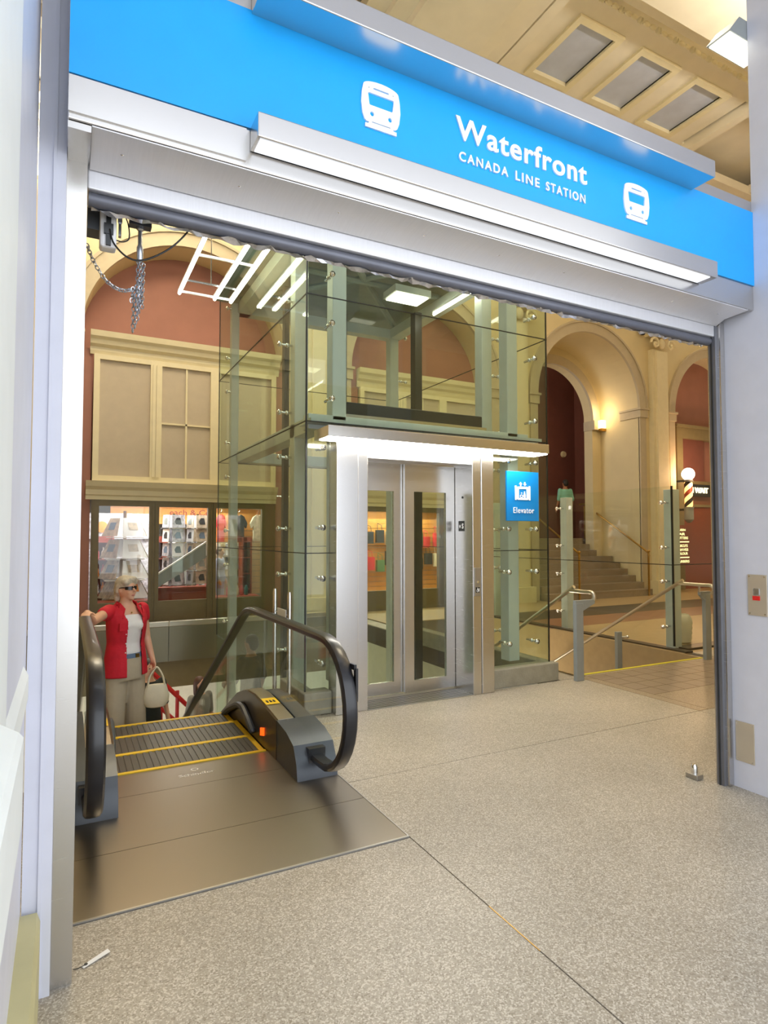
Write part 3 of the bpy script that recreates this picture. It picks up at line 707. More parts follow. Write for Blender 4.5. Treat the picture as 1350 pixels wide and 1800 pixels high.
# ceiling light in the shaft
sl = thing('shaft_ceiling_light', 'square glowing light panel under the elevator shaft roof', 'light', (3.7, 6.5, 4.44))
part(MB().box(3.46, 3.96, 6.33, 6.65, 4.455, 4.54), 'housing', 'steel_paint', sl); part(MB().box(3.49, 3.93, 6.35, 6.63, 4.44, 4.455), 'lens', 'shaft_glow', sl)
sd = single(MB().lathe([(0.05, 0), (0.06, -0.03), (0.04, -0.05), (0.001, -0.055)], (2.75, 6.2, 4.72), 14), 'smoke_detector', 'white_letter', 'small white smoke detector under the elevator shaft roof', 'detector', smooth=True)
def tube_lamp(rows, z, segs, label, bars=True, name='tube_light_frame'):
    ys = [s[0] for s in segs]; t = thing(name, label, 'light', ((rows[0]+rows[-1])/2, segs[0][0], z))
    for x in rows:
        for (a, b) in segs:
            part(MB().cyl((x, a + 0.01, z), (x, b - 0.01, z), 0.017, 10), 'fluorescent_tube', 'tube_glow', t, smooth=True)
        part(MB().box(x - 0.015, x + 0.015, segs[0][0], segs[-1][1], z + 0.025, z + 0.045), 'tube_channel', 'white_letter', t)
    if bars:
        for y in [segs[0][1], segs[-1][1]]: part(MB().cyl((rows[0], y, z + 0.03), (rows[-1], y, z + 0.03), 0.015, 8), 'cross_bar', 'white_letter', t, smooth=True)
        for y in (segs[0][0] + 0.3, segs[-1][1] - 0.3): part(MB().cyl(((rows[0]+rows[-1])/2 , y, z + 0.05), ((rows[0]+rows[-1])/2, y, 8.0), 0.006, 6).cyl((rows[0], y, z + 0.045), (rows[-1], y, z + 0.045), 0.012, 6), 'hanger', 'galv', t)
    return t
tube_lamp([1.07, 1.455, 1.64], 4.2, [(5.29, 5.98), (6.0, 6.98)], 'hanging frame of white fluorescent tubes left of the elevator shaft')
t2 = tube_lamp([4.1], 4.32, [(5.3, 5.95), (5.97, 6.5)], 'pair of fluorescent tubes in line inside the elevator shaft', False)

# ---- elevator entrance
en = thing('elevator_entrance', 'brushed steel elevator entrance with canopy light and glazed sliding doors', 'elevator', (2.86, 4.9, 0))
part(MB().box(2.03, 2.235, 4.76, 4.93, 0, 2.38), 'column', 'stainless', en, bevel=0.006)
part(MB().box(2.24, 2.335, 4.78, 5.06, 0, 2.3), 'jamb', 'stainless', en, bevel=0.004)
part(MB().box(3.54, 3.685, 4.76, 4.93, 0, 2.38), 'column', 'stainless', en, bevel=0.006)
part(MB().box(3.44, 3.536, 4.765, 5.1, 0, 2.3), 'jamb', 'stainless', en, bevel=0.004)
part(MB().box(2.235, 3.54, 4.8, 4.93, 2.19, 2.4), 'header', 'stainless_satin', en)
part(MB().box(2.335, 3.44, 4.93, 5.12, 2.17, 2.3), 'header_return', 'stainless_h', en)
can = part(MB().box(1.87, 4.22, 4.56, 4.88, 2.315, 2.405), 'canopy', 'stainless_h', en, bevel=0.004)
part(MB().box(1.88, 4.21, 4.575, 4.78, 2.306, 2.316), 'canopy_lens', 'canopy_glow', can)
part(MB().box(2.335, 3.44, 4.77, 5.14, 0.0, 0.006), 'sill_plate', 'stainless_dull', en)
for k in range(6): part(MB().box(2.34, 3.435, 4.80 + 0.045*k, 4.806 + 0.045*k, 0.006, 0.008), 'sill_rib', 'dark_metal', en)
def door(x0, x1, y):
    d = MB(); st = 0.1
    d.box(x0, x0 + st, y, y + 0.035, 0.02, 2.2); d.box(x1 - st, x1, y, y + 0.035, 0.02, 2.2)
    d.box(x0 + st, x1 - st, y, y + 0.035, 0.02, 0.13); d.box(x0 + st, x1 - st, y, y + 0.035, 1.93, 2.2)
    o = part(d, 'sliding_door', 'stainless', en)
    part(MB().box(x0 + st, x1 - st, y + 0.012, y + 0.024, 0.13, 1.93), 'door_glass', 'glass_green', o)
door(2.34, 2.872, 5.11); door(2.868, 3.435, 5.065)
fp = part(MB().box(3.4385, 3.4405, 4.9, 5.0, 1.55, 1.65), 'floor_mark', 'seal_black', en, label='black floor mark plate with white star and letter S')
stm = []
for k in range(10): q = math.pi/2 + k*math.pi/5; r_ = 1 if k % 2 == 0 else 0.42; stm.append((r_*math.cos(q), r_*math.sin(q)))
def on_reveal(me, y0, z0, w, h, parent):   # plate facing -X on the right jamb; text runs toward the camera
    xs_ = [v.co.x for v in me.vertices]; ys_ = [v.co.y for v in me.vertices]; off = wloc(parent)
    for v in me.vertices:
        a = (v.co.x - min(xs_)) / (max(xs_) - min(xs_)); b = (v.co.y - min(ys_)) / (max(ys_) - min(ys_))
        v.co = (3.437 - off[0], y0 - a * w - off[1], z0 + b * h - off[2])
    return part(me, 'mark_symbol', 'white_letter', fp)
on_reveal(shape_mesh([stm], 0.0), 4.992, 1.577, 0.038, 0.045, fp)
on_reveal(text_mesh('S', 0.03, 0.0), 4.942, 1.575, 0.03, 0.05, fp)
part(MB().lathe([(0.012, 0), (0.012, -0.004)], (3.44, 4.93, 1.88), 12, 'x'), 'key_hole', 'seal_black', en)
cp_ = part(MB().box(3.452, 3.524, 4.757, 4.766, 0.93, 1.2), 'call_panel', 'stainless_dull', en, bevel=0.002)
part(MB().lathe([(0.012, 0), (0.012, -0.006)], (3.488, 4.757, 1.065), 12, 'y'), 'call_button', 'chrome', cp_)
part(MB().box(3.465, 3.511, 4.7545, 4.758, 0.965, 1.015), 'wheelchair_plate', 'seal_black', cp_)
part(fit_mesh(shape_mesh([circ(0.4, 0.3, 0.28), circ(0.4, 0.3, 0.18), [(0.35, 0.4), (0.5, 0.4), (0.5, 0.95), (0.35, 0.95)], [(0.7, 0.1), (0.9, 0.1), (0.9, 0.8), (0.7, 0.8)]], 0.0), 3.472, 0.97, 0.032, 0.04, 4.753, cp_), 'wheelchair_symbol', 'white_letter', cp_)

# ---- elevator sign
es_ = thing('elevator_sign', 'blue elevator sign plate with white pictogram on the glass', 'sign', (4.13, 4.86, 1.65))
part(MB().box(3.92, 4.335, 4.845, 4.87, 1.655, 2.16), 'sign_plate', 'blue_sign_dark', es_, bevel=0.003)
text_part('Elevator', 3.998, 1.735, 0.27, 0.058, 4.842, es_, bold=0.0, ext=0.002, space=1.12)
fr = [rrect(0.12, 0.88, 0.0, 0.8, 0.1), rrect(0.25, 0.75, 0.12, 0.66, 0.02)]
part(fit_mesh(shape_mesh(fr, 0.002), 4.043, 1.87, 0.155, 0.135, 4.842, es_), 'cabin_pictogram', 'white_letter', es_)
part(fit_mesh(shape_mesh([[(0, 0), (0.1, 0), (0.1, 1), (0, 1)], [(0.9, 0), (1, 0), (1, 1), (0.9, 1)]], 0.002), 4.02, 1.868, 0.2, 0.145, 4.842, es_), 'door_pictogram', 'white_letter', es_)
ar = [[(0.0, 0.45), (0.22, 1), (0.44, 0.45), (0.3, 0.45), (0.3, 0), (0.14, 0), (0.14, 0.45)], [(0.56, 0.55), (0.70, 0.55), (0.7, 1.0), (0.86, 1.0), (0.86, 0.55), (1.0, 0.55), (0.78, 0.05)]]
part(fit_mesh(shape_mesh(ar, 0.002), 4.072, 2.01, 0.098, 0.042, 4.842, es_), 'arrow_pictogram', 'white_letter', es_)
pe = [circ(0.28, 0.28, 0.24), circ(0.28, 0.28, 0.14), circ(0.3, 0.74, 0.09), [(0.24, 0.3), (0.36, 0.3), (0.36, 0.64), (0.24, 0.64)], circ(0.74, 0.92, 0.09), [(0.6, 0.35), (0.66, 0.8), (0.82, 0.8), (0.9, 0.35), (0.84, 0.0), (0.64, 0.0)]]
part(fit_mesh(shape_mesh([pe[0], pe[1], pe[2], pe[4], pe[5]], 0.002), 4.083, 1.888, 0.076, 0.07, 4.842, es_), 'people_pictogram', 'white_letter', es_)
# ---- slim steel barrier posts between escalator and shaft
for k, (y, lb) in enumerate(((5.34, 'slim steel barrier post beside the shaft, the farther of a pair'), (4.94, 'slim steel barrier post beside the shaft, the nearer of a pair'))):
    bp_ = thing('barrier_post', lb, 'post', (1.68, y, 0), 'barrier posts beside the shaft')
    part(MB().lathe([(0.02, 0.01), (0.02, 1.0), (0.015, 1.03), (0.001, 1.03)], (1.68, y, 0), 12), 'tube', 'stainless', bp_, smooth=True)
    part(MB().lathe([(0.045, 0), (0.045, 0.01), (0.022, 0.014)], (1.68, y, 0), 14), 'base_flange', 'stainless_dull', bp_)
bpl = single(MB().box(1.672, 1.68, 5.02, 5.25, 0.8, 0.87).cyl((1.68, 4.95, 0.83), (1.68, 5.33, 0.83), 0.004, 6), 'notice_card', 'paper', 'small white notice card held between the two barrier posts', 'card')

# ================================================================== ESCALATOR
EX = 0.775
esc = thing('escalator', 'escalator going down with black handrails and yellow edged steps', 'escalator', (EX, 4.0, 0))
def zline(Y):            # step line: flat, then a transition into a 30 degree slope
    if Y < 4.95: return 0.0
    if Y < 5.65: t = (Y - 4.95) / 0.7; return -0.7 * 0.577 * t * t / 2
    return -0.202 - (Y - 5.65) * 0.577
for (a, b, nm) in ((2.70, 3.2, 'floor_plate'), (3.2, 3.84, 'floor_plate'), (3.84, 4.2, 'comb_plate')):
    part(MB().box(0.0, 1.54, a + 0.002, b - 0.002, -0.02, 0.006), nm, 'plate_steel', esc)
part(MB().box(-0.004, 1.546, 2.69, 2.7, -0.02, 0.008).box(1.54, 1.547, 2.7, 4.2, -0.02, 0.008), 'plate_edge_trim', 'stainless_dull', esc)
cb = MB().box(0.285, 1.265, 4.195, 4.225, -0.01, 0.012)
part(cb, 'comb', 'yellow', esc)
for k in range(48): pass
lg = MB().lathe([(0.02, 0), (0.02, 0.001)], (0.72, 4.03, 0.006), 16)
part(fit_mesh(shape_mesh([circ(0.5, 0.5, 0.5, 20), circ(0.5, 0.5, 0.3, 16)], 0.0), 0, 0, 0.05, 0.05, 0, esc), 'maker_ring', 'stainless', esc)
o_ = [o for o in esc.children if o.name.startswith('maker_ring')][0]
def lay_flat(o, x, y, z):
    off = wloc(esc)
    for v in o.data.vertices:
        w = v.co + off; v.co = (x + w.x - off[0], y + w.z - off[1], z - off[2])
lay_flat(o_, 0.735, 4.06, 0.0068)
tx = text_part('Schindler', 0, 0, 0.22, 0.04, 0, esc, 'stainless', 'maker_lettering', bold=0.02, ext=0.0); lay_flat(tx, 0.65, 3.985, 0.0068)
# steps
sw0, sw1 = 0.285, 1.265
st_me = MB().box(sw0 + 0.03, sw1 - 0.03, 0.0, 0.365, -0.03, 0.0)
for k in range(24):
    pass
k = 0; Y = 4.225
while Y < 10.2:
    z = zline(Y + 0.2)
    stp = part(MB().box(sw0, sw1, Y, Y + 0.395, z - 0.2, z - 0.004), 'step', 'step_grey', esc)
    part(MB().box(sw0, sw0 + 0.035, Y, Y + 0.395, z - 0.1, z + 0.002).box(sw1 - 0.035, sw1, Y, Y + 0.395, z - 0.1, z + 0.002).box(sw0 + 0.035, sw1 - 0.035, Y + 0.355, Y + 0.396, z - 0.1, z + 0.002), 'yellow_edge', 'yellow', stp)
    rb = MB()
    for r_ in range(22): x = sw0 + 0.05 + r_ * 0.041; rb.box(x, x + 0.02, Y, Y + 0.352, z - 0.004, z + 0.001)
    part(rb, 'tread_ribs', 'step_grey', stp)
    Y += 0.4; k += 1
def deck_z(Y):
    pts = [(3.58, 0.0), (3.60, 0.1), (3.66, 0.2), (3.8, 0.245), (4.2, 0.29), (4.55, 0.315), (4.8, 0.3), (5.05, 0.22), (5.4, 0.04), (5.8, -0.17), (10.4, -0.17 - 4.6*0.577)]
    for (a, b), (c, d) in zip(pts, pts[1:]):
        if Y <= c: return b + (d - b) * (Y - a) / (c - a)
    return pts[-1][1]
DY = [3.58, 3.6, 3.63, 3.66, 3.72, 3.8, 4.0, 4.2, 4.4, 4.55, 4.65, 4.75, 4.85, 4.95, 5.05, 5.15, 5.3, 5.45, 5.6, 5.8, 6.2, 7, 8, 9, 10.4]
def deck_slab(x0, x1, ys_, dz=0.0, depth=0.35, floor0=True):
    rings = []
    for y in ys_:
        t = deck_z(y) + dz; b = min(0.0, t - depth) if floor0 else t - depth
        if y <= 4.2: b = 0.0
        rings.append([(x0, y, b), (x1, y, b), (x1, y, max(t, b + 0.002)), (x0, y, max(t, b + 0.002))])
    return MB().loft(rings)
def rail_path():
    P = [(3.78, 0.13), (3.62, 0.125), (3.5, 0.125)]
    c = (3.48, 0.505); r = 0.38
    for k in range(1, 17): q = R(-90 - 180 * k / 16); P.append((c[0] + r * math.cos(q), c[1] + r * math.sin(q)))
    for y in (3.8, 4.2, 4.6, 5.05): P.append((y, 0.885))
    for k in range(1, 9):
        y = 5.05 + 0.4 * k / 8; t = (y - 5.05) / 0.4; P.append((y, 0.885 - 0.4 * 0.577 * t * t / 2))
    P += [(y, 0.7696 - (y - 5.45) * 0.577) for y in (5.9, 7, 8, 9, 10.2)]
    return P
RP = rail_path()
def rail_loft(xc, w=0.084, t=0.045):
    rings = []
    sec = [(-.5, -.3), (-.5, .15), (-.38, .42), (-.2, .5), (.2, .5), (.38, .42), (.5, .15), (.5, -.3), (.4, -.5), (-.4, -.5)]
    for i, (y, z) in enumerate(RP):
        a = RP[max(i-1, 0)]; b = RP[min(i+1, len(RP)-1)]
        d = Vector((b[0]-a[0], b[1]-a[1])).normalized(); n = Vector((-d.y, d.x))
        if i < 3: pass
        n = -n if False else n
        rings.append([(xc + u * w, y + n.x * s_ * t, z + n.y * s_ * t) for u, s_ in sec])
    return MB().loft(rings)
for sx in (-1, 1):
    xc = EX + sx * 0.635                    # handrail centre
    inn, out = EX + sx * 0.5, EX + sx * 0.765
    side = 'left' if sx < 0 else 'right'
    a, b = sorted((inn, out))
    part(deck_slab(a, b, [y for y in DY if y <= 4.05]), 'newel_base', 'newel_grey', esc, smooth=True, label='dark grey newel base of the %s balustrade' % side)
    ys_ = [4.0] + [y for y in DY if y > 4.05]
    a, b = sorted((EX + sx * 0.512, xc - sx * 0.015)); part(deck_slab(a, b, ys_, 0.002, 0.08, False), 'inner_deck', 'deck_steel', esc, smooth=True)
    a, b = sorted((xc + sx * 0.015, out)); part(deck_slab(a, b, ys_, -0.02, 0.08, False), 'outer_deck', 'newel_grey', esc, smooth=True)
    a, b = sorted((EX + sx * 0.497, EX + sx * 0.512)); part(deck_slab(a, b, ys_, -0.004, 0.6, False), 'skirt_panel', 'skirt_dark', esc, smooth=True)
    a, b = sorted((out - sx*0.02, out)); part(deck_slab(a, b, [y for y in ys_ if y > 4.3], -0.02, 0.9, False), 'outer_cladding', 'stainless_warm', esc, smooth=True)
    # brush guard along the skirt
    gd = smooth_path([(EX + sx*0.48, 4.5, 0.05), (EX + sx*0.472, 4.62, 0.12), (EX + sx*0.47, 4.8, 0.17), (EX + sx*0.47, 5.05, 0.11), (EX + sx*0.47, 5.5, -0.1), (EX + sx*0.47, 7, -0.96)])
    part(MB().tube(gd, [0.012] + [0.026] * (len(gd) - 1), 8), 'brush_guard', 'newel_grey', esc, smooth=True)
    part(rail_loft(xc), 'handrail', 'black_rubber', esc, smooth=True, label='black rubber %s handrail' % side)
    a, b = xc - 0.055, xc + 0.055
    part(MB().box(a, b, 3.6, 3.7, 0.07, 0.185), 'handrail_inlet', 'black_rubber', esc, label='black brush box where the handrail enters')
    # balustrade glass between deck and rail
    segs = [3.12 + 0.03, 4.75, 6.4, 8.2, 10.1]
    def rz(Y):
        for (a_, b_), (c_, d_) in zip(RP[11:], RP[12:]):
            if a_ <= Y <= c_: return b_ + (d_ - b_) * (Y - a_) / max(1e-6, c_ - a_)
        return RP[-1][1]
    for s0, s1 in zip(segs, segs[1:]):
        n = 22; rings = []
        for i in range(n + 1):
            y = s0 + 0.004 + (s1 - s0 - 0.008) * i / n
            if y < 3.48:
                h = math.sqrt(max(0.0, 0.36**2 - (3.48 - y)**2)); t = 0.505 + h; bt = 0.505 - h
                bt = max(bt, 0.145)
                if y > 3.58: bt = deck_z(y) - 0.02
            else:
                t = rz(y) - 0.02; bt = 0.145 if y < 3.6 else deck_z(y) - 0.03
            rings.append([(xc - 0.006, y, bt), (xc + 0.006, y, bt), (xc + 0.006, y, t), (xc - 0.006, y, t)])
        part(MB().loft(rings), 'balustrade_glass', 'glass_clear', esc)
part(MB().prism([(4.27, 0.09), (4.35, 0.07), (4.35, 0.125), (4.27, 0.145)], 0, EX + 0.489, EX + 0.497), 'indicator_lamp', 'orange_lamp', esc, label='small glowing orange indicator')
def sticker(x0, x1, y0, y1, sxl):
    b = MB().add([(x0, y0, deck_z(y0) + 0.005), (x1, y0, deck_z(y0) + 0.005), (x1, y1, deck_z(y1) + 0.005), (x0, y1, deck_z(y1) + 0.005)], [(0, 1, 2, 3)])
    o = part(b, 'warning_sticker', 'yellow', esc, label='yellow warning sticker on the deck')
    for k in range(3):
        xx = x0 + (x1 - x0) * (0.18 + 0.24 * k); yy = y0 + (y1 - y0) * 0.3
        part(MB().box(xx, xx + 0.013, yy, yy + 0.045, deck_z(yy) + 0.0055, deck_z(yy) + 0.0095), 'warning_figure', 'seal_black', o)
sticker(EX + 0.513, EX + 0.617, 4.28, 4.42, 0); sticker(EX - 0.617, EX - 0.513, 4.28, 4.42, 0)
part(MB().box(EX + 0.676, EX + 0.69, 3.12, 3.15, 0.6, 0.76).box(EX + 0.67, EX + 0.685, 3.11, 3.16, 0.58, 0.61).box(EX + 0.67, EX + 0.685, 3.13, 3.19, 0.75, 0.78), 'rail_bracket', 'black_rubber', esc)
part(MB().lathe([(0.007, 0), (0.007, 0.004)], (EX + 0.57, 3.98, deck_z(3.98)), 10), 'deck_lock', 'chrome', esc)

# ================================================================== STAIRS DOWN, HANDRAILS, GLASS SCREEN
sd_ = thing('stairs_down', 'stairs going down beyond the tiled patch, yellow line on the top edge', 'stairs', (6.0, 4.95, -2.8))
for k in range(15):
    y = 4.93 + 0.28 * k; z = -0.165 * (k + 1)
    part(MB().box(4.95, 7.0, y, y + 0.3, z - 0.165 if k < 14 else z - 0.3, z), 'stair_step', 'terrazzo_dark', sd_)
part(MB().box(4.95, 7.0, 4.9, 4.94, -0.04, 0.004), 'yellow_nosing', 'yellow_line', sd_)
part(MB().box(7.0, 7.03, 4.92, 9.4, -3.0, 0.0), 'stair_cheek', 'band_beige', sd_)
part(MB().box(4.92, 4.95, 4.92, 9.4, -3.0, 0.0), 'stair_cheek', 'band_beige', sd_)
area('stairwell_fill', (6.0, 8.3, -1.75), 0.8, 40, (1.0, 0.88, 0.68), (math.pi, 0, 0))  # hidden lamp added below the top steps to lift the dark stairwell
struct(MB().box(4.6, 4.9, 4.9, 9.4, -4.3, -0.3), 'wall_stair_left', 'lower_wall'); struct(MB().box(7.03, 7.3, 4.9, 9.4, -4.3, -0.3), 'wall_stair_right', 'lower_wall')
def stair_rail(xr, xp, yp, label, y0, yk, zt):
    t = thing('stair_handrail', label, 'handrail', (xp, yp, 0), 'handrails of the stairs going down')
    part(MB().box(xp - 0.05, xp + 0.05, yp - 0.025, yp + 0.025, 0, 0.8), 'post', 'steel_paint_grey', t, bevel=0.004)
    a, b = sorted((xp - 0.05 if xr > xp else xp + 0.05, xr))
    part(MB().prism([(a, 0.80), (b, 0.80), (b, 0.83), (a, 0.83)] if False else [(xp + (0.05 if xr > xp else -0.05), 0.72), (xr, 0.79), (xr, 0.83), (xp - (0.05 if xr > xp else -0.05), 0.83), (xp - (0.05 if xr > xp else -0.05), 0.8)], 1, yp - 0.02, yp + 0.02), 'bracket_arm', 'steel_paint_grey', t)
    part(MB().cyl((xr, yp, 0.82), (xr, yp, zt - 0.02), 0.012, 8), 'bracket_pin', 'stainless', t)
    P = smooth_path([(xr, y0, zt - 0.1), (xr, y0 - 0.03, zt - 0.05), (xr, y0, zt), (xr, y0 + 0.12, zt), (xr, yk - 0.05, zt), (xr, yk, zt - 0.01), (xr, yk + 0.1, zt - 0.07), (xr, yk + 2.26, zt - 1.41)], 4)
    part(MB().tube(P, 0.022, 10), 'rail', 'stainless_warm', t, smooth=True)
    for yy in (1.2, 2.1):
        pass
    return t
stair_rail(4.98, 4.76, 4.74, 'grey post with steel handrail at the left of the stairs going down', 4.76, 5.1, 0.9)
stair_rail(6.83, 6.96, 4.82, 'grey post with steel handrail at the right of the stairs going down', 4.66, 5.12, 0.91)
lp = thing('glass_clamp_post', 'short grey post with glass clamp standing in the stairwell', 'post', (6.7, 5.95, -0.66))
part(MB().box(6.66, 6.75, 5.92, 5.97, -0.66, 0.2), 'post', 'steel_paint_grey', lp, bevel=0.004); 
part(MB().cyl((6.75, 5.94, 0.12), (6.87, 5.94, 0.12), 0.012, 8).ball((6.87, 5.94, 0.12), 0.024), 'clamp', 'chrome', lp, smooth=True)
gs = thing('glass_screen', 'tall frameless glass screen on green steel posts beside the stairwell', 'glass screen', (7.15, 6.5, 0))
part(MB().box(7.08, 7.22, 5.2, 9.5, 0, 0.02).box(7.25, 10.6, 5.3, 5.5, 0, 0.03), 'base_channel', 'band_dark', gs)
for (x, y) in ((7.2, 5.5), (7.2, 7.45), (7.2, 9.3), (9.4, 5.5)): part(MB().box(x - 0.02, x + 0.12, y - 0.07, y + 0.07, 0, 2.13), 'post', 'steel_paint', gs, bevel=0.006)
for z0, z1 in ((0.05, 1.115), (1.125, 2.17)):
    for y0, y1 in ((5.42, 7.4), (7.41, 9.4)): pane(7.13, 7.144, y0, y1, z0, z1, 'glass_clear', gs)
    for x0, x1 in ((7.15, 9.3), (9.31, 10.6)): pane(x0, x1, 5.4, 5.414, z0, z1, 'glass_clear', gs)
part(MB().box(7.13, 7.144, 5.42, 9.4, 1.115, 1.125).box(7.15, 10.6, 5.4, 5.414, 1.115, 1.125).box(7.13, 7.15, 5.4, 5.42, 0.05, 2.17), 'black_silicone_joint', 'seal_black', gs)
for y in (5.5, 7.45, 9.3):
    for z in (0.3, 0.9, 1.35, 1.95): fitting((7.02, y, z), -math.pi/2, gs)
bn = thing('ribbed_bin', 'small white ribbed bin standing behind the glass screen', 'bin', (7.75, 5.75, 0))
part(MB().lathe([(0.09, 0), (0.12, 0.02)] + [(0.12 + (0.008 if k % 2 else 0) + 0.002*k, 0.04 + 0.035*k) for k in range(9)] + [(0.12, 0.37), (0.09, 0.4), (0.085, 0.37), (0.001, 0.36)], (7.75, 5.75, 0), 18), 'bin_body', 'lower_wall', bn, smooth=True)

# ---- stairs going up in the passage
su_ = thing('stairs_up', 'stone stairs climbing through the third arch to a maroon wall', 'stairs', (11.55, 10.7, 0))
for k in range(9):
    y = 10.65 + 0.255 * k
    xa_, xb_ = (9.83, 13.27) if y + 0.3 < 12.28 else (10.15, 12.95)
    part(MB().box(xa_, xb_, y, y + (0.3 if k != 5 else 0.27), 0.16*k if k else 0, 0.16 * (k + 1)), 'stair_step', 'terrazzo_dark', su_)
part(MB().box(9.52, 14.18, 12.95, 14.18, 0.0, 1.44), 'landing', 'terrazzo_dark', su_)
for x, lab in ((13.1, 'right'), (10.72, 'middle')):
    t = thing('brass_handrail', 'brass handrail on the %s of the stairs going up' % lab, 'handrail', (x, 10.62, 0), 'brass handrails on the stairs going up')
    for y, z in ((10.62, 0), (12.75, 1.28)): part(MB().cyl((x, y, z + (0.0 if y < 11 else 0.16)), (x, y, z + 1.08), 0.025, 8), 'post', 'brass', t, smooth=True)
    part(MB().tube([(x, 10.6, 1.0), (x, 10.64, 1.1), (x, 12.75, 2.42), (x, 12.95, 2.42)], 0.025, 8), 'rail', 'brass', t, smooth=True)
    part(MB().ball((x, 10.62, 1.12), 0.04), 'finial', 'brass', t, smooth=True)
# ---- wall fittings
sc_ = thing('wall_sconce', 'small glowing wall sconce at the impost of the inner arch', 'wall lamp', (13.2, 12.1, 4.55))
part(MB().box(13.1, 13.26, 12.08, 12.2, 4.5, 4.72), 'sconce_shade', 'sconce_glow', sc_); part(MB().box(13.12, 13.29, 12.1, 12.22, 4.42, 4.5), 'sconce_bracket', 'brass', sc_)
l = bpy.data.lights.new('sconce_lamp', 'POINT'); l.energy = 11; l.color = (1, .72, .4); l.shadow_soft_size = 0.1
lo = bpy.data.objects.new('sconce_lamp', l); lo.location = (12.95, 12.0, 4.9); COL.objects.link(lo)
fb = single(MB().lathe([(0.001, -0.07), (0.08, -0.07), (0.1, -0.03), (0.1, 0)], (13.7, 14.2, 4.05), 18, 'y'), 'fire_bell', 'cream_trim', 'round pale alarm bell on the dark maroon wall', 'bell', smooth=True)
cc = thing('dome_camera', 'small dark security camera on the wall above the third arch', 'camera', (13.35, 10.9, 6.8))
part(MB().box(13.28, 13.42, 10.86, 11.0, 6.9, 6.96), 'camera_mount', 'cream_trim', cc); part(MB().ball((13.35, 10.88, 6.85), 0.075), 'camera_dome', 'goods_black', cc, smooth=True)
# ---- barber shop in the fourth arch
bpz = thing('barber_pole', 'lit barber pole with white globe and red black stripes', 'barber pole', (15.08, 10.9, 2.0))
part(MB().ball((15.08, 10.9, 3.2), 0.17, 16, 12), 'globe', 'globe_glow', bpz, smooth=True)
part(MB().lathe([(0.13, 0), (0.13, 0.05), (0.09, 0.08)], (15.08, 10.9, 2.98), 16), 'collar', 'dark_metal', bpz, smooth=True)
for k, m_ in enumerate(('stripe_white', 'stripe_black', 'stripe_white', 'stripe_red')):
    b = MB(); rings = []
    for i in range(25):
        z = 2.3 + 0.68 * i / 24; q0 = k * math.pi/2 + i * 0.32
        rings.append([(15.08 + 0.105 * math.cos(q0 + t_ * math.pi/2), 10.9 + 0.105 * math.sin(q0 + t_ * math.pi/2), z) for t_ in (0, .25, .5, .75, 1)] + [(15.08, 10.9, z)])
    b.loft(rings); part(b, 'spiral_stripe', m_, bpz)
part(MB().lathe([(0.001, -0.1), (0.06, -0.08), (0.12, 0.0), (0.12, 0.3), (0.13, 0.3), (0.13, 0.34)], (15.08, 10.9, 1.96), 16), 'pole_base', 'steel_paint_grey', bpz, smooth=True)
part(MB().box(15.04, 15.12, 10.9, 11.35, 2.2, 2.26).box(15.04, 15.12, 10.9, 11.35, 3.0, 3.05), 'wall_bracket', 'dark_metal', bpz)
l = bpy.data.lights.new('globe_lamp', 'POINT'); l.energy = 110; l.color = (1, .6, .32); l.shadow_soft_size = 0.15
lo = bpy.data.objects.new('globe_lamp', l); lo.location = (15.08, 10.66, 3.2); COL.objects.link(lo)
bs = thing('barber_price_board', 'dark board with lines of glowing yellow lettering below the barber pole', 'sign', (14.75, 10.9, 0.75))
part(MB().box(14.3, 15.1, 10.86, 10.92, 0.72, 1.8), 'board', 'wood_red', bs)
for i, (s_, w_) in enumerate((('QUEEN', .36), ('HAIR', .34), ('CUTTERS', .46), ('', .5), ('HAIRCUTS', .44), ('SHAVES', .46), ('COLOUR', .44), ('', .5), ('BARBERS', .5))):
    z = 1.63 - 0.105 * i
    if s_: text_part(s_, 14.5, z, w_, 0.07, 10.855, bs, 'sign_text', 'glowing_line', 0.02, 0.001)
    else: part(MB().box(14.5, 15.0, 10.853, 10.857, z + 0.02, z + 0.05), 'glowing_line', 'sign_text', bs)
ns = thing('neon_sign', 'short white neon lettering on the barber shop window', 'sign', (16.0, 11.3, 2.7))
text_part('I WAIT', 15.95, 2.75, 0.7, 0.16, 11.4, ns, 'neon', 'neon_lettering', 0.03, 0.01); part(MB().box(15.9, 16.9, 11.42, 11.46, 2.65, 3.0), 'neon_backing', 'goods_black', ns)
df = thing('barber_shopfront', 'brown panelled barber shop front inside the fourth arch', 'shop front', (16.6, 11.5, 0))
f = MB().box(15.25, 15.5, 11.35, 11.6, 0, 4.3); f.box(15.25, 18.0, 11.35, 11.6, 4.3, 4.6); f.box(15.2, 18.0, 11.3, 11.6, 4.6, 4.68)
part(f, 'door_frame', 'bulkhead', df)
part(MB().box(15.5, 16.6, 11.48, 11.52, 3.1, 4.3), 'transom_panel', 'maroon_dark', df); part(MB().box(15.5, 18, 11.46, 11.54, 3.0, 3.1), 'transom_bar', 'bulkhead', df)
part(MB().box(15.5, 18, 11.46, 11.54, 2.35, 2.42), 'transom_bar', 'bulkhead', df); part(MB().box(15.5, 18, 11.5, 11.54, 0, 2.35), 'lower_panel', 'wood_red', df)

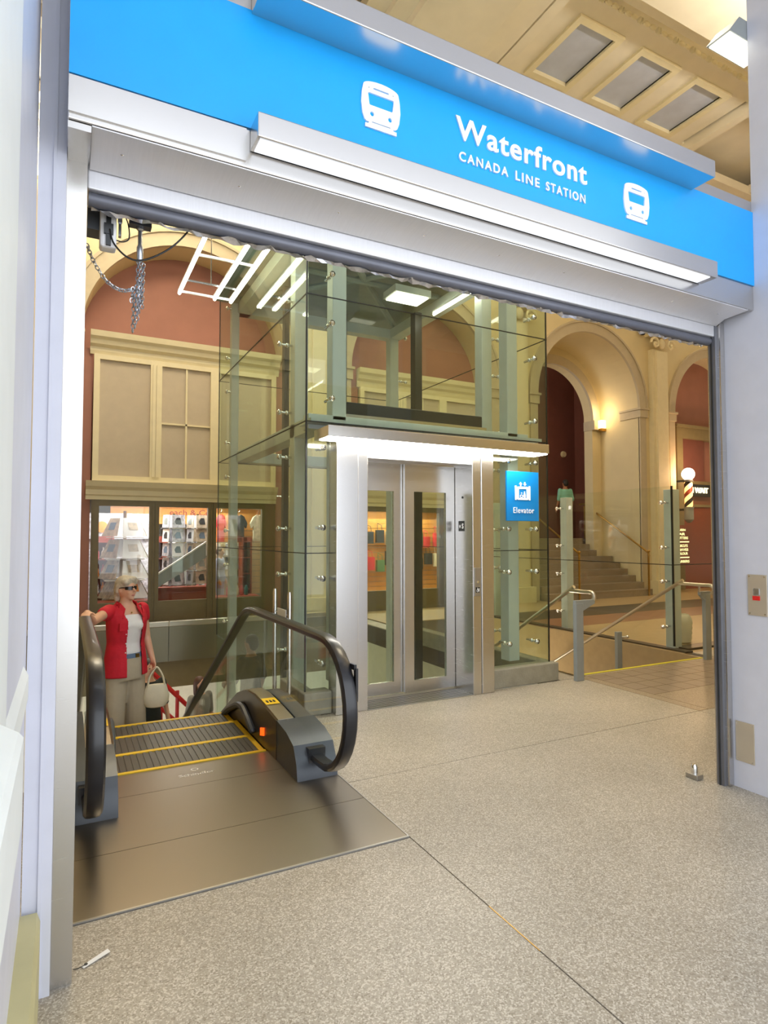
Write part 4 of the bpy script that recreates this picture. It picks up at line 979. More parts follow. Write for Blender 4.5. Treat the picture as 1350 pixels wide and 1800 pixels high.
# ================================================================== SHOP FRONTS AND SHOPS
def shopfront(cx, label):
    t = thing('storefront', label, 'storefront', (cx, 10.95, 0), 'shop fronts under the arches')
    d = cx - 1.9
    def B(mb, nm, m, par=t, **k):
        mb.v = [(x + d, y, z) for x, y, z in mb.v]; return part(mb, nm, m, par, **k)
    # upper blind panel with crown
    pr = [(0, 4.5), (-0.02, 4.5), (-0.04, 4.56), (-0.04, 4.62), (-0.10, 4.66), (-0.12, 4.73), (-0.17, 4.77), (-0.19, 4.86), (0, 4.86)]
    B(MB().prism([(11.02 + u, w) for u, w in pr], 0, 0.3, 3.5), 'crown_cornice', 'cream_trim')
    f = MB()
    for a, b in ((0.36, 0.45), (1.235, 1.42), (2.24, 2.42), (3.35, 3.44)): f.box(a, b, 10.95, 11.1, 2.4, 4.5)
    for a, b in ((0.45, 1.235), (1.42, 2.24), (2.42, 3.35)): f.box(a, b, 10.955, 11.1, 2.4, 2.5); f.box(a, b, 10.955, 11.1, 4.42, 4.5)
    B(f, 'panel_frame', 'cream_trim')
    for a, b in ((1.27, 1.32), (1.33, 1.385)): B(MB().box(a, b, 10.93, 10.96, 2.5, 4.42), 'moulding_strip', 'cream_trim')
    for a, b in ((0.45, 1.235), (1.42, 2.24), (2.42, 3.35)): B(MB().box(a, b, 11.0, 11.1, 2.5, 4.42), 'infill_panel', 'infill')
    B(MB().box(1.815, 1.845, 10.97, 11.0, 2.5, 4.42).box(1.42, 2.24, 10.97, 11.0, 3.42, 3.45), 'muntin', 'cream_trim')
    pr = [(0, 2.1), (-0.03, 2.1), (-0.03, 2.16), (-0.06, 2.18), (-0.06, 2.26), (-0.12, 2.31), (-0.16, 2.4), (0, 2.4)]
    B(MB().prism([(10.98 + u, w) for u, w in pr], 0, 0.27, 3.45), 'lower_cornice', 'cream_trim')
    # window frame
    w = MB()
    for a, b in ((0.36, 0.475), (1.25, 1.405), (2.22, 2.365), (3.19, 3.44)): w.box(a, b, 10.96, 11.06, 0.0, 2.1)
    for a, b in ((0.475, 1.25), (1.405, 2.22), (2.365, 3.19)): w.box(a, b, 10.962, 11.06, 2.0, 2.1); w.box(a, b, 10.98, 11.06, 0.0, 0.4)
    wf = B(w, 'window_frame', 'olive_frame')
    for x in (1.30, 1.345, 2.27, 2.31, 0.385): B(MB().box(x, x + 0.02, 10.945, 10.965, 0.02, 2.08), 'mullion_bead', 'olive_frame', wf)
    for a, b in ((0.475, 1.25), (1.405, 2.22), (2.365, 3.19)): B(MB().box(a, b, 11.0, 11.012, 0.4, 2.0), 'pane', 'glass_shop', wf)
    return t
shopfront(1.9, 'cream and olive shop front with lit souvenir windows behind the escalator')
shopfront(6.72, 'cream and olive shop front seen through the elevator shaft')
# shop room
struct(MB().box(-0.6, 9.2, 14.4, 14.5, 0, 2.4), 'wall_shop_back', 'shop_grey')
struct(MB().box(-0.7, -0.6, 11.6, 14.5, 0, 2.4), 'wall_shop_left', 'shop_grey'); struct(MB().box(9.1, 9.2, 11.6, 14.5, 0, 2.4), 'wall_shop_right', 'shop_grey')
struct(MB().box(-0.7, 9.2, 11.06, 14.5, 2.3, 2.42), 'ceiling_shop', 'shop_white')
for x in (1.9, 6.7):
    area('shop_light', (x, 12.3, 2.27), 2.6, 140, (1.0, 0.96, 0.92), size_y=1.6)
fascia = thing('shop_fascia', 'orange wooden fascia with dark lettering high inside the souvenir shop', 'sign', (2.2, 13.6, 1.75))
for k in range(3): part(MB().box(0.8, 9.0, 13.6, 13.64, 1.76 + 0.17*k, 1.925 + 0.17*k), 'fascia_plank', 'wood_orange', fascia)
text_part('each & Co', 1.95, 1.95, 0.85, 0.12, 13.597, fascia, 'wood_red', 'lettering', 0.01, 0.001)
sw = thing('slat_wall', 'orange slatted display wall of the second shop', 'display wall', (6.6, 13.0, 0))
for k in range(15): part(MB().box(5.0, 8.6, 13.0, 13.03, 0.2 + 0.115*k, 0.305 + 0.115*k), 'slat', 'wood_orange', sw)
sw2 = thing('slat_wall', 'brown slatted display wall behind the hanging shirts', 'display wall', (3.2, 12.6, 0))
for k in range(14): part(MB().box(2.7, 4.4, 12.6, 12.63, 0.3 + 0.12*k, 0.41 + 0.12*k), 'slat', 'wood_orange' if k > 8 else 'goods_beige', sw2)
# card pyramids
def pyramid(x, y, label):
    t = thing('card_pyramid', label, 'card rack', (x, y, 0.0))
    part(MB().cyl((x, y, 0), (x, y, 1.95), 0.03, 8), 'spindle', 'chrome', t)
    part(MB().box(x - 0.3, x + 0.3, y - 0.3, y + 0.3, 0, 0.06), 'rack_base', 'shop_white', t)
    for z, r0 in ((0.42, 0.33), (0.76, 0.33), (1.12, 0.31), (1.5, 0.29)):
        h = 0.32; r1 = r0 * 0.62
        for q in range(4):
            a = q * math.pi/2 + 0.5
            ca, sa = math.cos(a), math.sin(a)
            def P(u, r, zz): return (x + ca*r - sa*u, y + sa*r + ca*u, zz)
            b = MB().loft([[P(-r0*.8, r0, z), P(r0*.8, r0, z), P(r0*.8, r0 + 0.01, z), P(-r0*.8, r0 + 0.01, z)], [P(-r1*.8, r1, z+h), P(r1*.8, r1, z+h), P(r1*.8, r1 + 0.01, z+h), P(-r1*.8, r1 + 0.01, z+h)]])
            cp_ = part(b, 'card_panel', 'paper' if q % 2 else 'paper_beige', t)
            rm = r0 + (r1 - r0) * .35; rt_ = r0 + (r1 - r0) * .75; zb, zt_ = z + h*.35, z + h*.75; ww = r0 * .3
            part(MB().loft([[P(-ww, rm + .011, zb), P(ww, rm + .011, zb), P(ww, rm + .014, zb), P(-ww, rm + .014, zb)], [P(-ww, rt_ + .011, zt_), P(ww, rt_ + .011, zt_), P(ww, rt_ + .014, zt_), P(-ww, rt_ + .014, zt_)]]), 'card_print', ('goods_beige', 'cloth_denim', 'paper_beige', 'goods_orange')[(q + int(z * 10)) % 4], cp_)
        part(MB().box(x - r0, x + r0, y - r0, y + r0, z - 0.03, z - 0.015), 'tier_tray', 'shop_white', t)
    return t
pyramid(0.93, 11.75, 'pyramid rack of white and beige cards in the left shop window')
def spinner(x, y, label, m='card_grey'):
    t = thing('card_spinner', label, 'card rack', (x, y, 0.0))
    part(MB().cyl((x, y, 0.02), (x, y, 1.92), 0.025, 8).cyl((x, y, 0), (x, y, 0.03), 0.22, 14), 'spindle', 'chrome', t)
    for q in range(4):
        a = q * math.pi/2 + 0.35; ca, sa = math.cos(a), math.sin(a)
        for k in range(6):
            z = 0.35 + 0.262 * k
            def P(u, r, zz): return (x + ca*r - sa*u, y + sa*r + ca*u, zz)
            cd_ = part(MB().loft([[P(-.12, .16, z), P(.12, .16, z), P(.12, .17, z), P(-.12, .17, z)], [P(-.12, .14, z+.235), P(.12, .14, z+.235), P(.12, .15, z+.235), P(-.12, .15, z+.235)]]), 'card', m if (q + k) % 3 else 'paper', t)
            part(MB().loft([[P(-.05, .1665, z+.06), P(.06, .1665, z+.06), P(.06, .169, z+.06), P(-.05, .169, z+.06)], [P(-.07, .16, z+.12), P(.05, .16, z+.12), P(.05, .163, z+.12), P(-.07, .163, z+.12)], [P(-.03, .1545, z+.18), P(.04, .1545, z+.18), P(.04, .157, z+.18), P(-.03, .157, z+.18)]]), 'card_print', ('goods_black', 'cloth_denim', 'goods_black', 'shop_grey')[(q * 3 + k) % 4], cd_)
            part(MB().loft([[P(-.13, .155, z-.02), P(.13, .155, z-.02), P(.13, .19, z-.02), P(-.13, .19, z-.02)], [P(-.13, .155, z-.005), P(.13, .155, z-.005), P(.13, .19, z-.005), P(-.13, .19, z-.005)]]), 'card_pocket', 'chrome', t)
    return t
spinner(1.78, 11.85, 'tall card spinner at the left of the middle shop window'); spinner(2.22, 11.9, 'tall card spinner at the right of the middle shop window', 'paper_beige')
# red brown cabinets
for k, (x, y, w_, h_, lb) in enumerate(((0.62, 12.3, 0.35, 1.5, 'red brown display cabinet at the left of the souvenir shop'), (1.62, 12.3, 0.16, 1.5, 'narrow red brown display cabinet behind the card spinners'), (3.25, 12.2, 0.2, 1.48, 'red brown display column below the hanging shirts'))):
    t = thing('display_cabinet', lb, 'cabinet', (x, y, 0))
    part(MB().box(x - w_/2, x - w_/2 + 0.03, y, y + 0.3, 0, h_).box(x + w_/2 - 0.03, x + w_/2, y, y + 0.3, 0, h_).box(x - w_/2, x + w_/2, y + 0.28, y + 0.3, 0, h_), 'carcass', 'wood_red', t)
    for q in range(5): part(MB().box(x - w_/2 + 0.03, x + w_/2 - 0.03, y + 0.01, y + 0.28, 0.1 + 0.32*q, 0.12 + 0.32*q), 'shelf', 'wood_red', t)
    if k == 0:
        for q in range(4):
            for r_ in range(3):
                xx = x - 0.1 + 0.1 * r_; z = 0.12 + 0.32 * q
                b = MB().lathe([(0.03, 0), (0.035, 0.02), (0.035, 0.13), (0.012, 0.17), (0.012, 0.22), (0.001, 0.22)], (xx, y + 0.1, z), 10)
                single(b, 'bottle', ('goods_red', 'shop_white', 'goods_orange')[(q + r_) % 3], 'small %s bottle, %s on the %s shelf of the left cabinet' % (('red', 'white', 'orange')[(q + r_) % 3], ('leftmost', 'middle', 'rightmost')[r_], ('lowest', 'second', 'third', 'top')[q]), 'bottle', 'bottles in the left cabinet', smooth=True)
plw = single(MB().box(1.35, 2.3, 11.3, 11.5, 0.3, 0.56).box(1.33, 2.32, 11.28, 11.52, 0.56, 0.6).box(1.4, 1.45, 11.32, 11.48, 0, 0.3).box(2.2, 2.25, 11.32, 11.48, 0, 0.3), 'display_bench', 'wood_red', 'red brown display bench behind the middle shop window', 'bench')
for x, lb in ((0.86, 'red brown window sill board in the left shop window'), (2.78, 'red brown window sill board in the right shop window')):
    single(MB().box(x - 0.4, x + 0.42, 11.06, 11.5, 0.36, 0.41).box(x - 0.38, x - 0.34, 11.1, 11.46, 0, 0.36).box(x + 0.36, x + 0.4, 11.1, 11.46, 0, 0.36), 'window_sill_board', 'wood_red', lb, 'sill')
sb = thing('sloping_panel', 'grey sloping board crossing the middle shop window', 'panel', (1.8, 11.2, 0.6))
part(MB().prism([(1.38, 0.58), (1.38, 0.80), (2.24, 1.38), (2.24, 1.12)], 1, 11.2, 11.23), 'board', 'steel_paint_grey', sb)
part(MB().prism([(1.38, 0.80), (1.38, 0.83), (2.24, 1.41), (2.24, 1.38)], 1, 11.19, 11.25), 'board_edge', 'shop_white', sb)
# hanging shirts
def shirt(x, y, z, w_, m, label):
    t = thing('hanging_shirt', label, 'shirt', (x, y, z), 'shirts hanging in the right shop window')
    P = [(-.5, 0), (-.5, .62), (-.72, .5), (-.82, .68), (-.5, .92), (-.15, 1.0), (-.1, .95), (.1, .95), (.15, 1.0), (.5, .92), (.82, .68), (.72, .5), (.5, .62), (.5, 0)]
    rings = []
    for yy, s_ in ((y, .96), (y + 0.03, 1), (y + 0.07, 1), (y + 0.1, .96)): rings.append([(x + u * w_ * s_, yy, z + v_ * 0.55) for u, v_ in P])
    part(MB().loft(rings), 'shirt_body', m, t, smooth=True)
    part(MB().tube([(x, y + 0.05, z + 0.54), (x, y + 0.05, z + 0.6), (x + 0.02, y + 0.05, z + 0.63), (x, y + 0.05, z + 0.66)], 0.005, 6), 'hanger_hook', 'chrome', t)
shirt(2.74, 12.25, 1.39, 0.13, 'goods_red', 'red shirt hanging in the right shop window'); shirt(3.1, 12.25, 1.39, 0.21, 'goods_black', 'black shirt hanging in the right shop window'); shirt(3.5, 12.25, 1.39, 0.21, 'paper_beige', 'cream shirt hanging in the right shop window')
single(MB().cyl((2.5, 12.3, 2.06), (3.8, 12.3, 2.06), 0.012, 8).cyl((2.52, 12.3, 2.06), (2.52, 12.3, 2.3), 0.008, 6).cyl((3.78, 12.3, 2.06), (3.78, 12.3, 2.3), 0.008, 6), 'clothes_rail', 'chrome', 'chrome clothes rail under the shop ceiling', 'rail', smooth=True)
# pegged packets and shelf goods
ORD = ['first', 'second', 'third', 'fourth', 'fifth', 'sixth', 'seventh', 'eighth', 'ninth', 'tenth', 'eleventh', 'twelfth']
ROWS = ['lowest', 'second lowest', 'third lowest', 'third highest', 'second highest', 'top']
for i in range(8):
    for j in range(6):
        x = 2.55 + 0.085 * i; z = 0.55 + 0.14 * j; w_ = 0.05 + 0.015 * ((i*3 + j) % 2)
        m_ = ('shop_white', 'goods_beige', 'goods_black', 'card_grey', 'shop_white')[(i*2 + j*3) % 5]
        single(MB().box(x, x + w_, 12.5, 12.53, z, z + 0.1).box(x + 0.02, x + 0.03, 12.5, 12.6, z + 0.1, z + 0.11), 'souvenir_packet', m_, '%s souvenir packet, %s from the left in the %s peg row' % ({'shop_white': 'white', 'goods_beige': 'beige', 'goods_black': 'black', 'card_grey': 'grey'}[m_], ORD[i], ROWS[j]), 'packet', 'pegged souvenir packets')
for k, (m_, lb) in enumerate((('goods_pink', 'small red flask on the sill of the right shop window'), ('goods_black', 'small black flask on the sill of the right shop window'), ('shop_white', 'small white flask on the sill of the right shop window'), ('goods_pink', 'small pink flask on the sill of the right shop window'), ('goods_teal', 'small teal flask on the sill of the right shop window'))):
    single(MB().lathe([(0.03, 0), (0.035, 0.02), (0.035, 0.12), (0.02, 0.15), (0.02, 0.18), (0.001, 0.18)], (2.66 + 0.085*k, 11.3, 0.41), 10), 'flask', m_, lb, 'flask', smooth=True)
for k in range(2): single(MB().lathe([(0.1, 0), (0.11, -0.015), (0.05, -0.02), (0.001, -0.02)], (0.62 + 0.3*k, 13.0, 1.68), 16, 'y'), 'wall_plate', 'goods_orange', '%s round orange plate on the wall of the left shop window' % ('left' if k == 0 else 'right'), 'plate', 'orange plates', smooth=True)
pb = single(MB().box(0.3, 1.6, 13.03, 13.08, 0.0, 1.95).box(0.3, 1.6, 12.95, 13.03, 1.45, 1.48), 'plate_board', 'card_grey', 'pale board with a shelf carrying the orange plates', 'board')
# goods on the second shop's slat wall
gm = ['goods_pink', 'goods_green', 'goods_black', 'goods_red', 'goods_green', 'goods_teal', 'goods_black', 'goods_beige', 'goods_red', 'goods_black', 'goods_green', 'goods_orange']
nm_ = {'goods_pink': 'pink', 'goods_green': 'green', 'goods_black': 'black', 'goods_red': 'red', 'goods_teal': 'teal', 'goods_beige': 'beige', 'goods_orange': 'orange'}
rnd = random.Random(5)
for i in range(24):
    x = 5.3 + 0.26 * (i % 12) + rnd.uniform(-.03, .03); z = 0.75 + 0.55 * (i // 12) + rnd.uniform(-.08, .08); m_ = gm[(i * 5 + i // 12) % 12]
    t = thing('hanging_bag', '%s bag, %s from the left in the %s row on the slat wall' % (nm_[m_], ORD[i % 12], 'lower' if i < 12 else 'upper'), 'bag', (x, 12.85, z), 'bags on the orange slat wall')
    hh = rnd.uniform(.24, .36)
    part(MB().loft([[(x + 0.1*a, 12.84 + 0.05*b, z + zz) for a, b in ((-1, -.6), (-.6, -1), (.6, -1), (1, -.6), (1, 1), (-1, 1))] for zz in (0, hh * .5, hh)]), 'bag_body', m_, t, smooth=True)
    part(MB().tube([(x - 0.06, 12.85, z + hh - .01), (x - 0.05, 12.87, z + hh + 0.12), (x, 12.98, z + hh + 0.16), (x + 0.05, 12.87, z + hh + 0.12), (x + 0.06, 12.85, z + hh - .01)], 0.008, 5), 'bag_strap', m_, t)

# lower level fittings
rr = thing('red_railing', 'red painted tube railing on the lower level behind the woman', 'railing', (1.3, 9.6, -2.6))
for k, (x, z) in enumerate(((1.05, -0.62), (1.3, -0.8), (1.55, -1.0))): part(MB().cyl((x + 0.1, 10.4, -2.6), (x + 0.1, 10.4, z), 0.03, 8), 'railing_post', 'red_paint', rr, smooth=True)
part(MB().tube([(1.05, 10.4, -0.55), (1.2, 10.4, -0.6), (1.8, 10.4, -1.25)], 0.035, 8), 'railing_top', 'red_paint', rr, smooth=True)
part(MB().tube([(1.1, 10.4, -0.95), (1.75, 10.4, -1.6)], 0.03, 8), 'railing_mid', 'red_paint', rr, smooth=True)
lst = thing('lower_stairs', 'flight of stairs behind the elevator shaft down to the lower level', 'stairs', (3, 9.3, -4.3))
for k in range(9):
    y = 8.4 + 0.27 * k; part(MB().box(1.6 if k > 2 else 1.85, 4.4, y, y + 0.3, -4.3, -1.62 - 0.16 * k), 'stair_step', 'lower_floor', lst)
for x, y in ((0.5, 8), (3.2, 6.6), (0.5, 12.5), (4.5, 12.5)): area('lower_level_light', (x, y, -0.75 if y > 10 else -3.0), 1.5, 50, (1.0, 0.88, 0.68))

# ================================================================== PEOPLE
def capsule(p0, r0, p1, r1, n=14, fy=1.0):
    p0, p1 = Vector(p0), Vector(p1); d = p1 - p0; L = max(d.length, 1e-6); t = d / L
    up = Vector((0, 1, 0)) if abs(t.y) < 0.9 else Vector((1, 0, 0))
    a = t.cross(up).normalized(); b = a.cross(t).normalized()
    rings = []
    for k in range(5): q = math.pi/2 * (1 - k / 4.0); rings.append((p0 - t * r0 * math.sin(q), max(1e-3, r0 * math.cos(q))))
    for k in range(5): q = math.pi/2 * (k / 4.0); rings.append((p1 + t * r1 * math.sin(q), max(1e-3, r1 * math.cos(q))))
    return MB().loft([[c + a * r * math.cos(w) + b * r * fy * math.sin(w) for w in [2*math.pi*i/n for i in range(n)]] for c, r in rings])
def rings_z(prof, n=20):
    """prof: (z, cx, cy, rx, ry)"""
    return MB().loft([[(cx + rx * math.cos(w), cy + ry * math.sin(w), z) for w in [2*math.pi*i/n for i in range(n)]] for z, cx, cy, rx, ry in prof])
def fuse(pieces, name, voxel=0.012, smooth=4):
    b = MB()
    for p in pieces: b.add(p.v, p.f)
    me = b.mesh(name); o = bpy.data.objects.new('tmp', me); COL.objects.link(o)
    m_ = o.modifiers.new('r', 'REMESH'); m_.mode = 'VOXEL'; m_.voxel_size = voxel
    s_ = o.modifiers.new('s', 'SMOOTH'); s_.iterations = smooth; s_.factor = 0.5
    bpy.context.view_layer.update()
    out = bpy.data.meshes.new_from_object(o.evaluated_get(bpy.context.evaluated_depsgraph_get())); out.name = name
    bpy.data.objects.remove(o); bpy.data.meshes.remove(me)
    for p in out.polygons: p.use_smooth = True
    return out
def scale_me(me, s):
    for v in me.vertices: v.co *= s
    return me
def hand(wrist, d, up, side, curl=0.5, s=1.0):
    """palm and five fingers; d = finger direction, up = back of the hand"""
    w = Vector(wrist); d = Vector(d).normalized(); up = Vector(up); up = (up - d * up.dot(d)).normalized(); lat = d.cross(up) * side
    P = [capsule(w - d * 0.02, 0.024 * s, w + d * 0.025 * s, 0.026 * s)]
    for k, (off, L) in enumerate(((0.032, .075), (0.011, .085), (-0.011, .08), (-0.031, .062))):
        base = w + d * 0.07 * s + lat * off * s
        P.append(capsule(w + d * 0.01 * s + lat * off * 0.6 * s, 0.014 * s, base, 0.011 * s))
        a = base; ang = curl * 0.4
        for j in range(3):
            dir_ = (d * math.cos(ang) - up * math.sin(ang)); b_ = a + dir_ * L * s * (0.45, .32, .26)[j]
            P.append(capsule(a, (0.0095 - 0.001*j) * s, b_, (0.0088 - 0.001*j) * s, 8)); a = b_; ang += curl * 0.9
    tb = w + d * 0.02 * s + lat * 0.03 * s
    t1 = tb + (d * 0.6 + lat * 0.7 - up * 0.3 * curl).normalized() * 0.04 * s; t2 = t1 + (d * 0.8 + lat * 0.3 - up * 0.7 * curl).normalized() * 0.032 * s
    P += [capsule(w + lat * 0.01, 0.014 * s, tb, 0.013 * s), capsule(tb, 0.012 * s, t1, 0.0105 * s, 8), capsule(t1, 0.0105 * s, t2, 0.009 * s, 8)]
    return P
def person(label, loc, rz, h, top, bottom, hairm, skin='skin', armL=None, armR=None, head_turn=0, sleeve=0.5, voxel=0.016, long_hair=False, group=None, bend=0.0):
    """simple clothed figure of height h facing -Y, feet at loc"""
    s = h / 1.7
    t = thing('person', label, 'person', loc, group, rz)
    J = dict(sL=(0.175, 0, 1.39), sR=(-0.175, 0, 1.39))
    armL = armL or ((0.235, 0.02, 1.12), (0.25, -0.06, 0.87)); armR = armR or ((-0.235, 0.02, 1.12), (-0.25, -0.06, 0.87))
    body = [rings_z([(0.86, 0, 0, .13, .1), (0.95, 0, 0, .15, .105), (1.08, 0, 0, .13, .09), (1.25, 0, -.005, .155, .1), (1.38, 0, 0, .16, .085), (1.44, 0, .005, .07, .06), (1.5, 0, -.005, .052, .055), (1.56, 0, -.01, .05, .055)])]
    for sx in (-1, 1):
        body += [capsule((sx*.085, 0, .88), .085, (sx*.09, -.005, .48), .055), capsule((sx*.09, -.005, .48), .052, (sx*.095, .015, .1), .036), capsule((sx*.095, .02, .05), .04, (sx*.105, -.13, .035), .03)]
    for S, A, sd in ((J['sL'], armL, 1), (J['sR'], armR, -1)):
        body += [capsule(S, .05, A[0], .038), capsule(A[0], .037, A[1], .026)]
        dd = Vector(A[1]) - Vector(A[0]); body += hand(A[1], dd, (sd, 0, 0.2), -1 if sd > 0 else 1, .5)
    ht = Matrix.Rotation(head_turn, 3, 'Z')
    hd = [MB().ball((0, 0, 1.59), (.073, .092, .108), 16, 12), MB().ball((0, -.03, 1.545), (.055, .058, .06), 12, 8), capsule((0, -.088, 1.6), .008, (0, -.106, 1.575), .014, 8), MB().ball((.076, .01, 1.585), (.012, .02, .03), 8, 6), MB().ball((-.076, .01, 1.585), (.012, .02, .03), 8, 6)]
    for p in hd: p.v = [tuple(ht @ Vector(v)) for v in p.v]
    body += hd
    bo = part(scale_me(fuse(body, 'body', voxel * .8), s), 'body', skin, t, local=True)
    tor = [rings_z([(0.83, 0, 0, .17, .125), (0.95, 0, 0, .172, .12), (1.08, 0, 0, .158, .11), (1.25, 0, -.005, .178, .118), (1.38, 0, 0, .17, .1), (1.43, 0, .005, .085, .07)])]
    for S, A in ((J['sL'], armL), (J['sR'], armR)):
        e_ = Vector(S).lerp(Vector(A[0]), sleeve * 2 if sleeve <= .5 else 1); tor.append(capsule(S, .062, e_, .052))
        if sleeve > .5: tor.append(capsule(A[0], .048, Vector(A[0]).lerp(Vector(A[1]), .85), .04))
    part(scale_me(fuse(tor, 'top', voxel), s), 'shirt', top, t, local=True)
    tr = [rings_z([(0.82, 0, 0, .16, .12), (0.9, 0, 0, .172, .122), (1.0, 0, 0, .155, .11)])]
    for sx in (-1, 1): tr += [capsule((sx*.085, 0, .86), .095, (sx*.092, -.005, .48), .075), capsule((sx*.092, -.005, .48), .073, (sx*.096, .01, .1), .062)]
    part(scale_me(fuse(tr, 'bottom', voxel), s), 'trousers', bottom, t, local=True)
    hr = [MB().ball((0, .018, 1.625), (.086, .094, .088), 16, 12), MB().ball((0, .05, 1.58), (.078, .065, .09), 14, 10)]
    if long_hair: hr += [capsule((0, .06, 1.58), .075, (0, .07, 1.42), .06), capsule((.07, .02, 1.6), .03, (.075, .01, 1.46), .025), capsule((-.07, .02, 1.6), .03, (-.075, .01, 1.46), .025)]
    for p in hr: p.v = [tuple(ht @ Vector(v)) for v in p.v]
    part(scale_me(fuse(hr, 'hair', voxel), s), 'hair', hairm, t, local=True)
    sh_ = []
    for sx in (-1, 1): sh_ += [capsule((sx*.095, .03, .045), .046, (sx*.107, -.14, .04), .038)]
    part(scale_me(fuse(sh_, 'shoes', voxel), s), 'shoes', 'goods_black', t, local=True)
    fc = MB()
    for sx in (-1, 1): fc.ball((sx*.03, -.083, 1.597), (.012, .008, .007), 8, 6)
    fc.v = [tuple(ht @ Vector(v) * s) for v in fc.v]; part(fc, 'eyes', 'lens_black', t, local=True)
    mo = MB().ball((0, -.084, 1.532), (.02, .007, .006), 8, 6); mo.v = [tuple(ht @ Vector(v) * s) for v in mo.v]; part(mo, 'mouth', 'lips', t, local=True)
    return t

def step_top(Y):
    k_ = int((Y - 4.225) / 0.4); return zline(4.225 + 0.4 * k_ + 0.2)
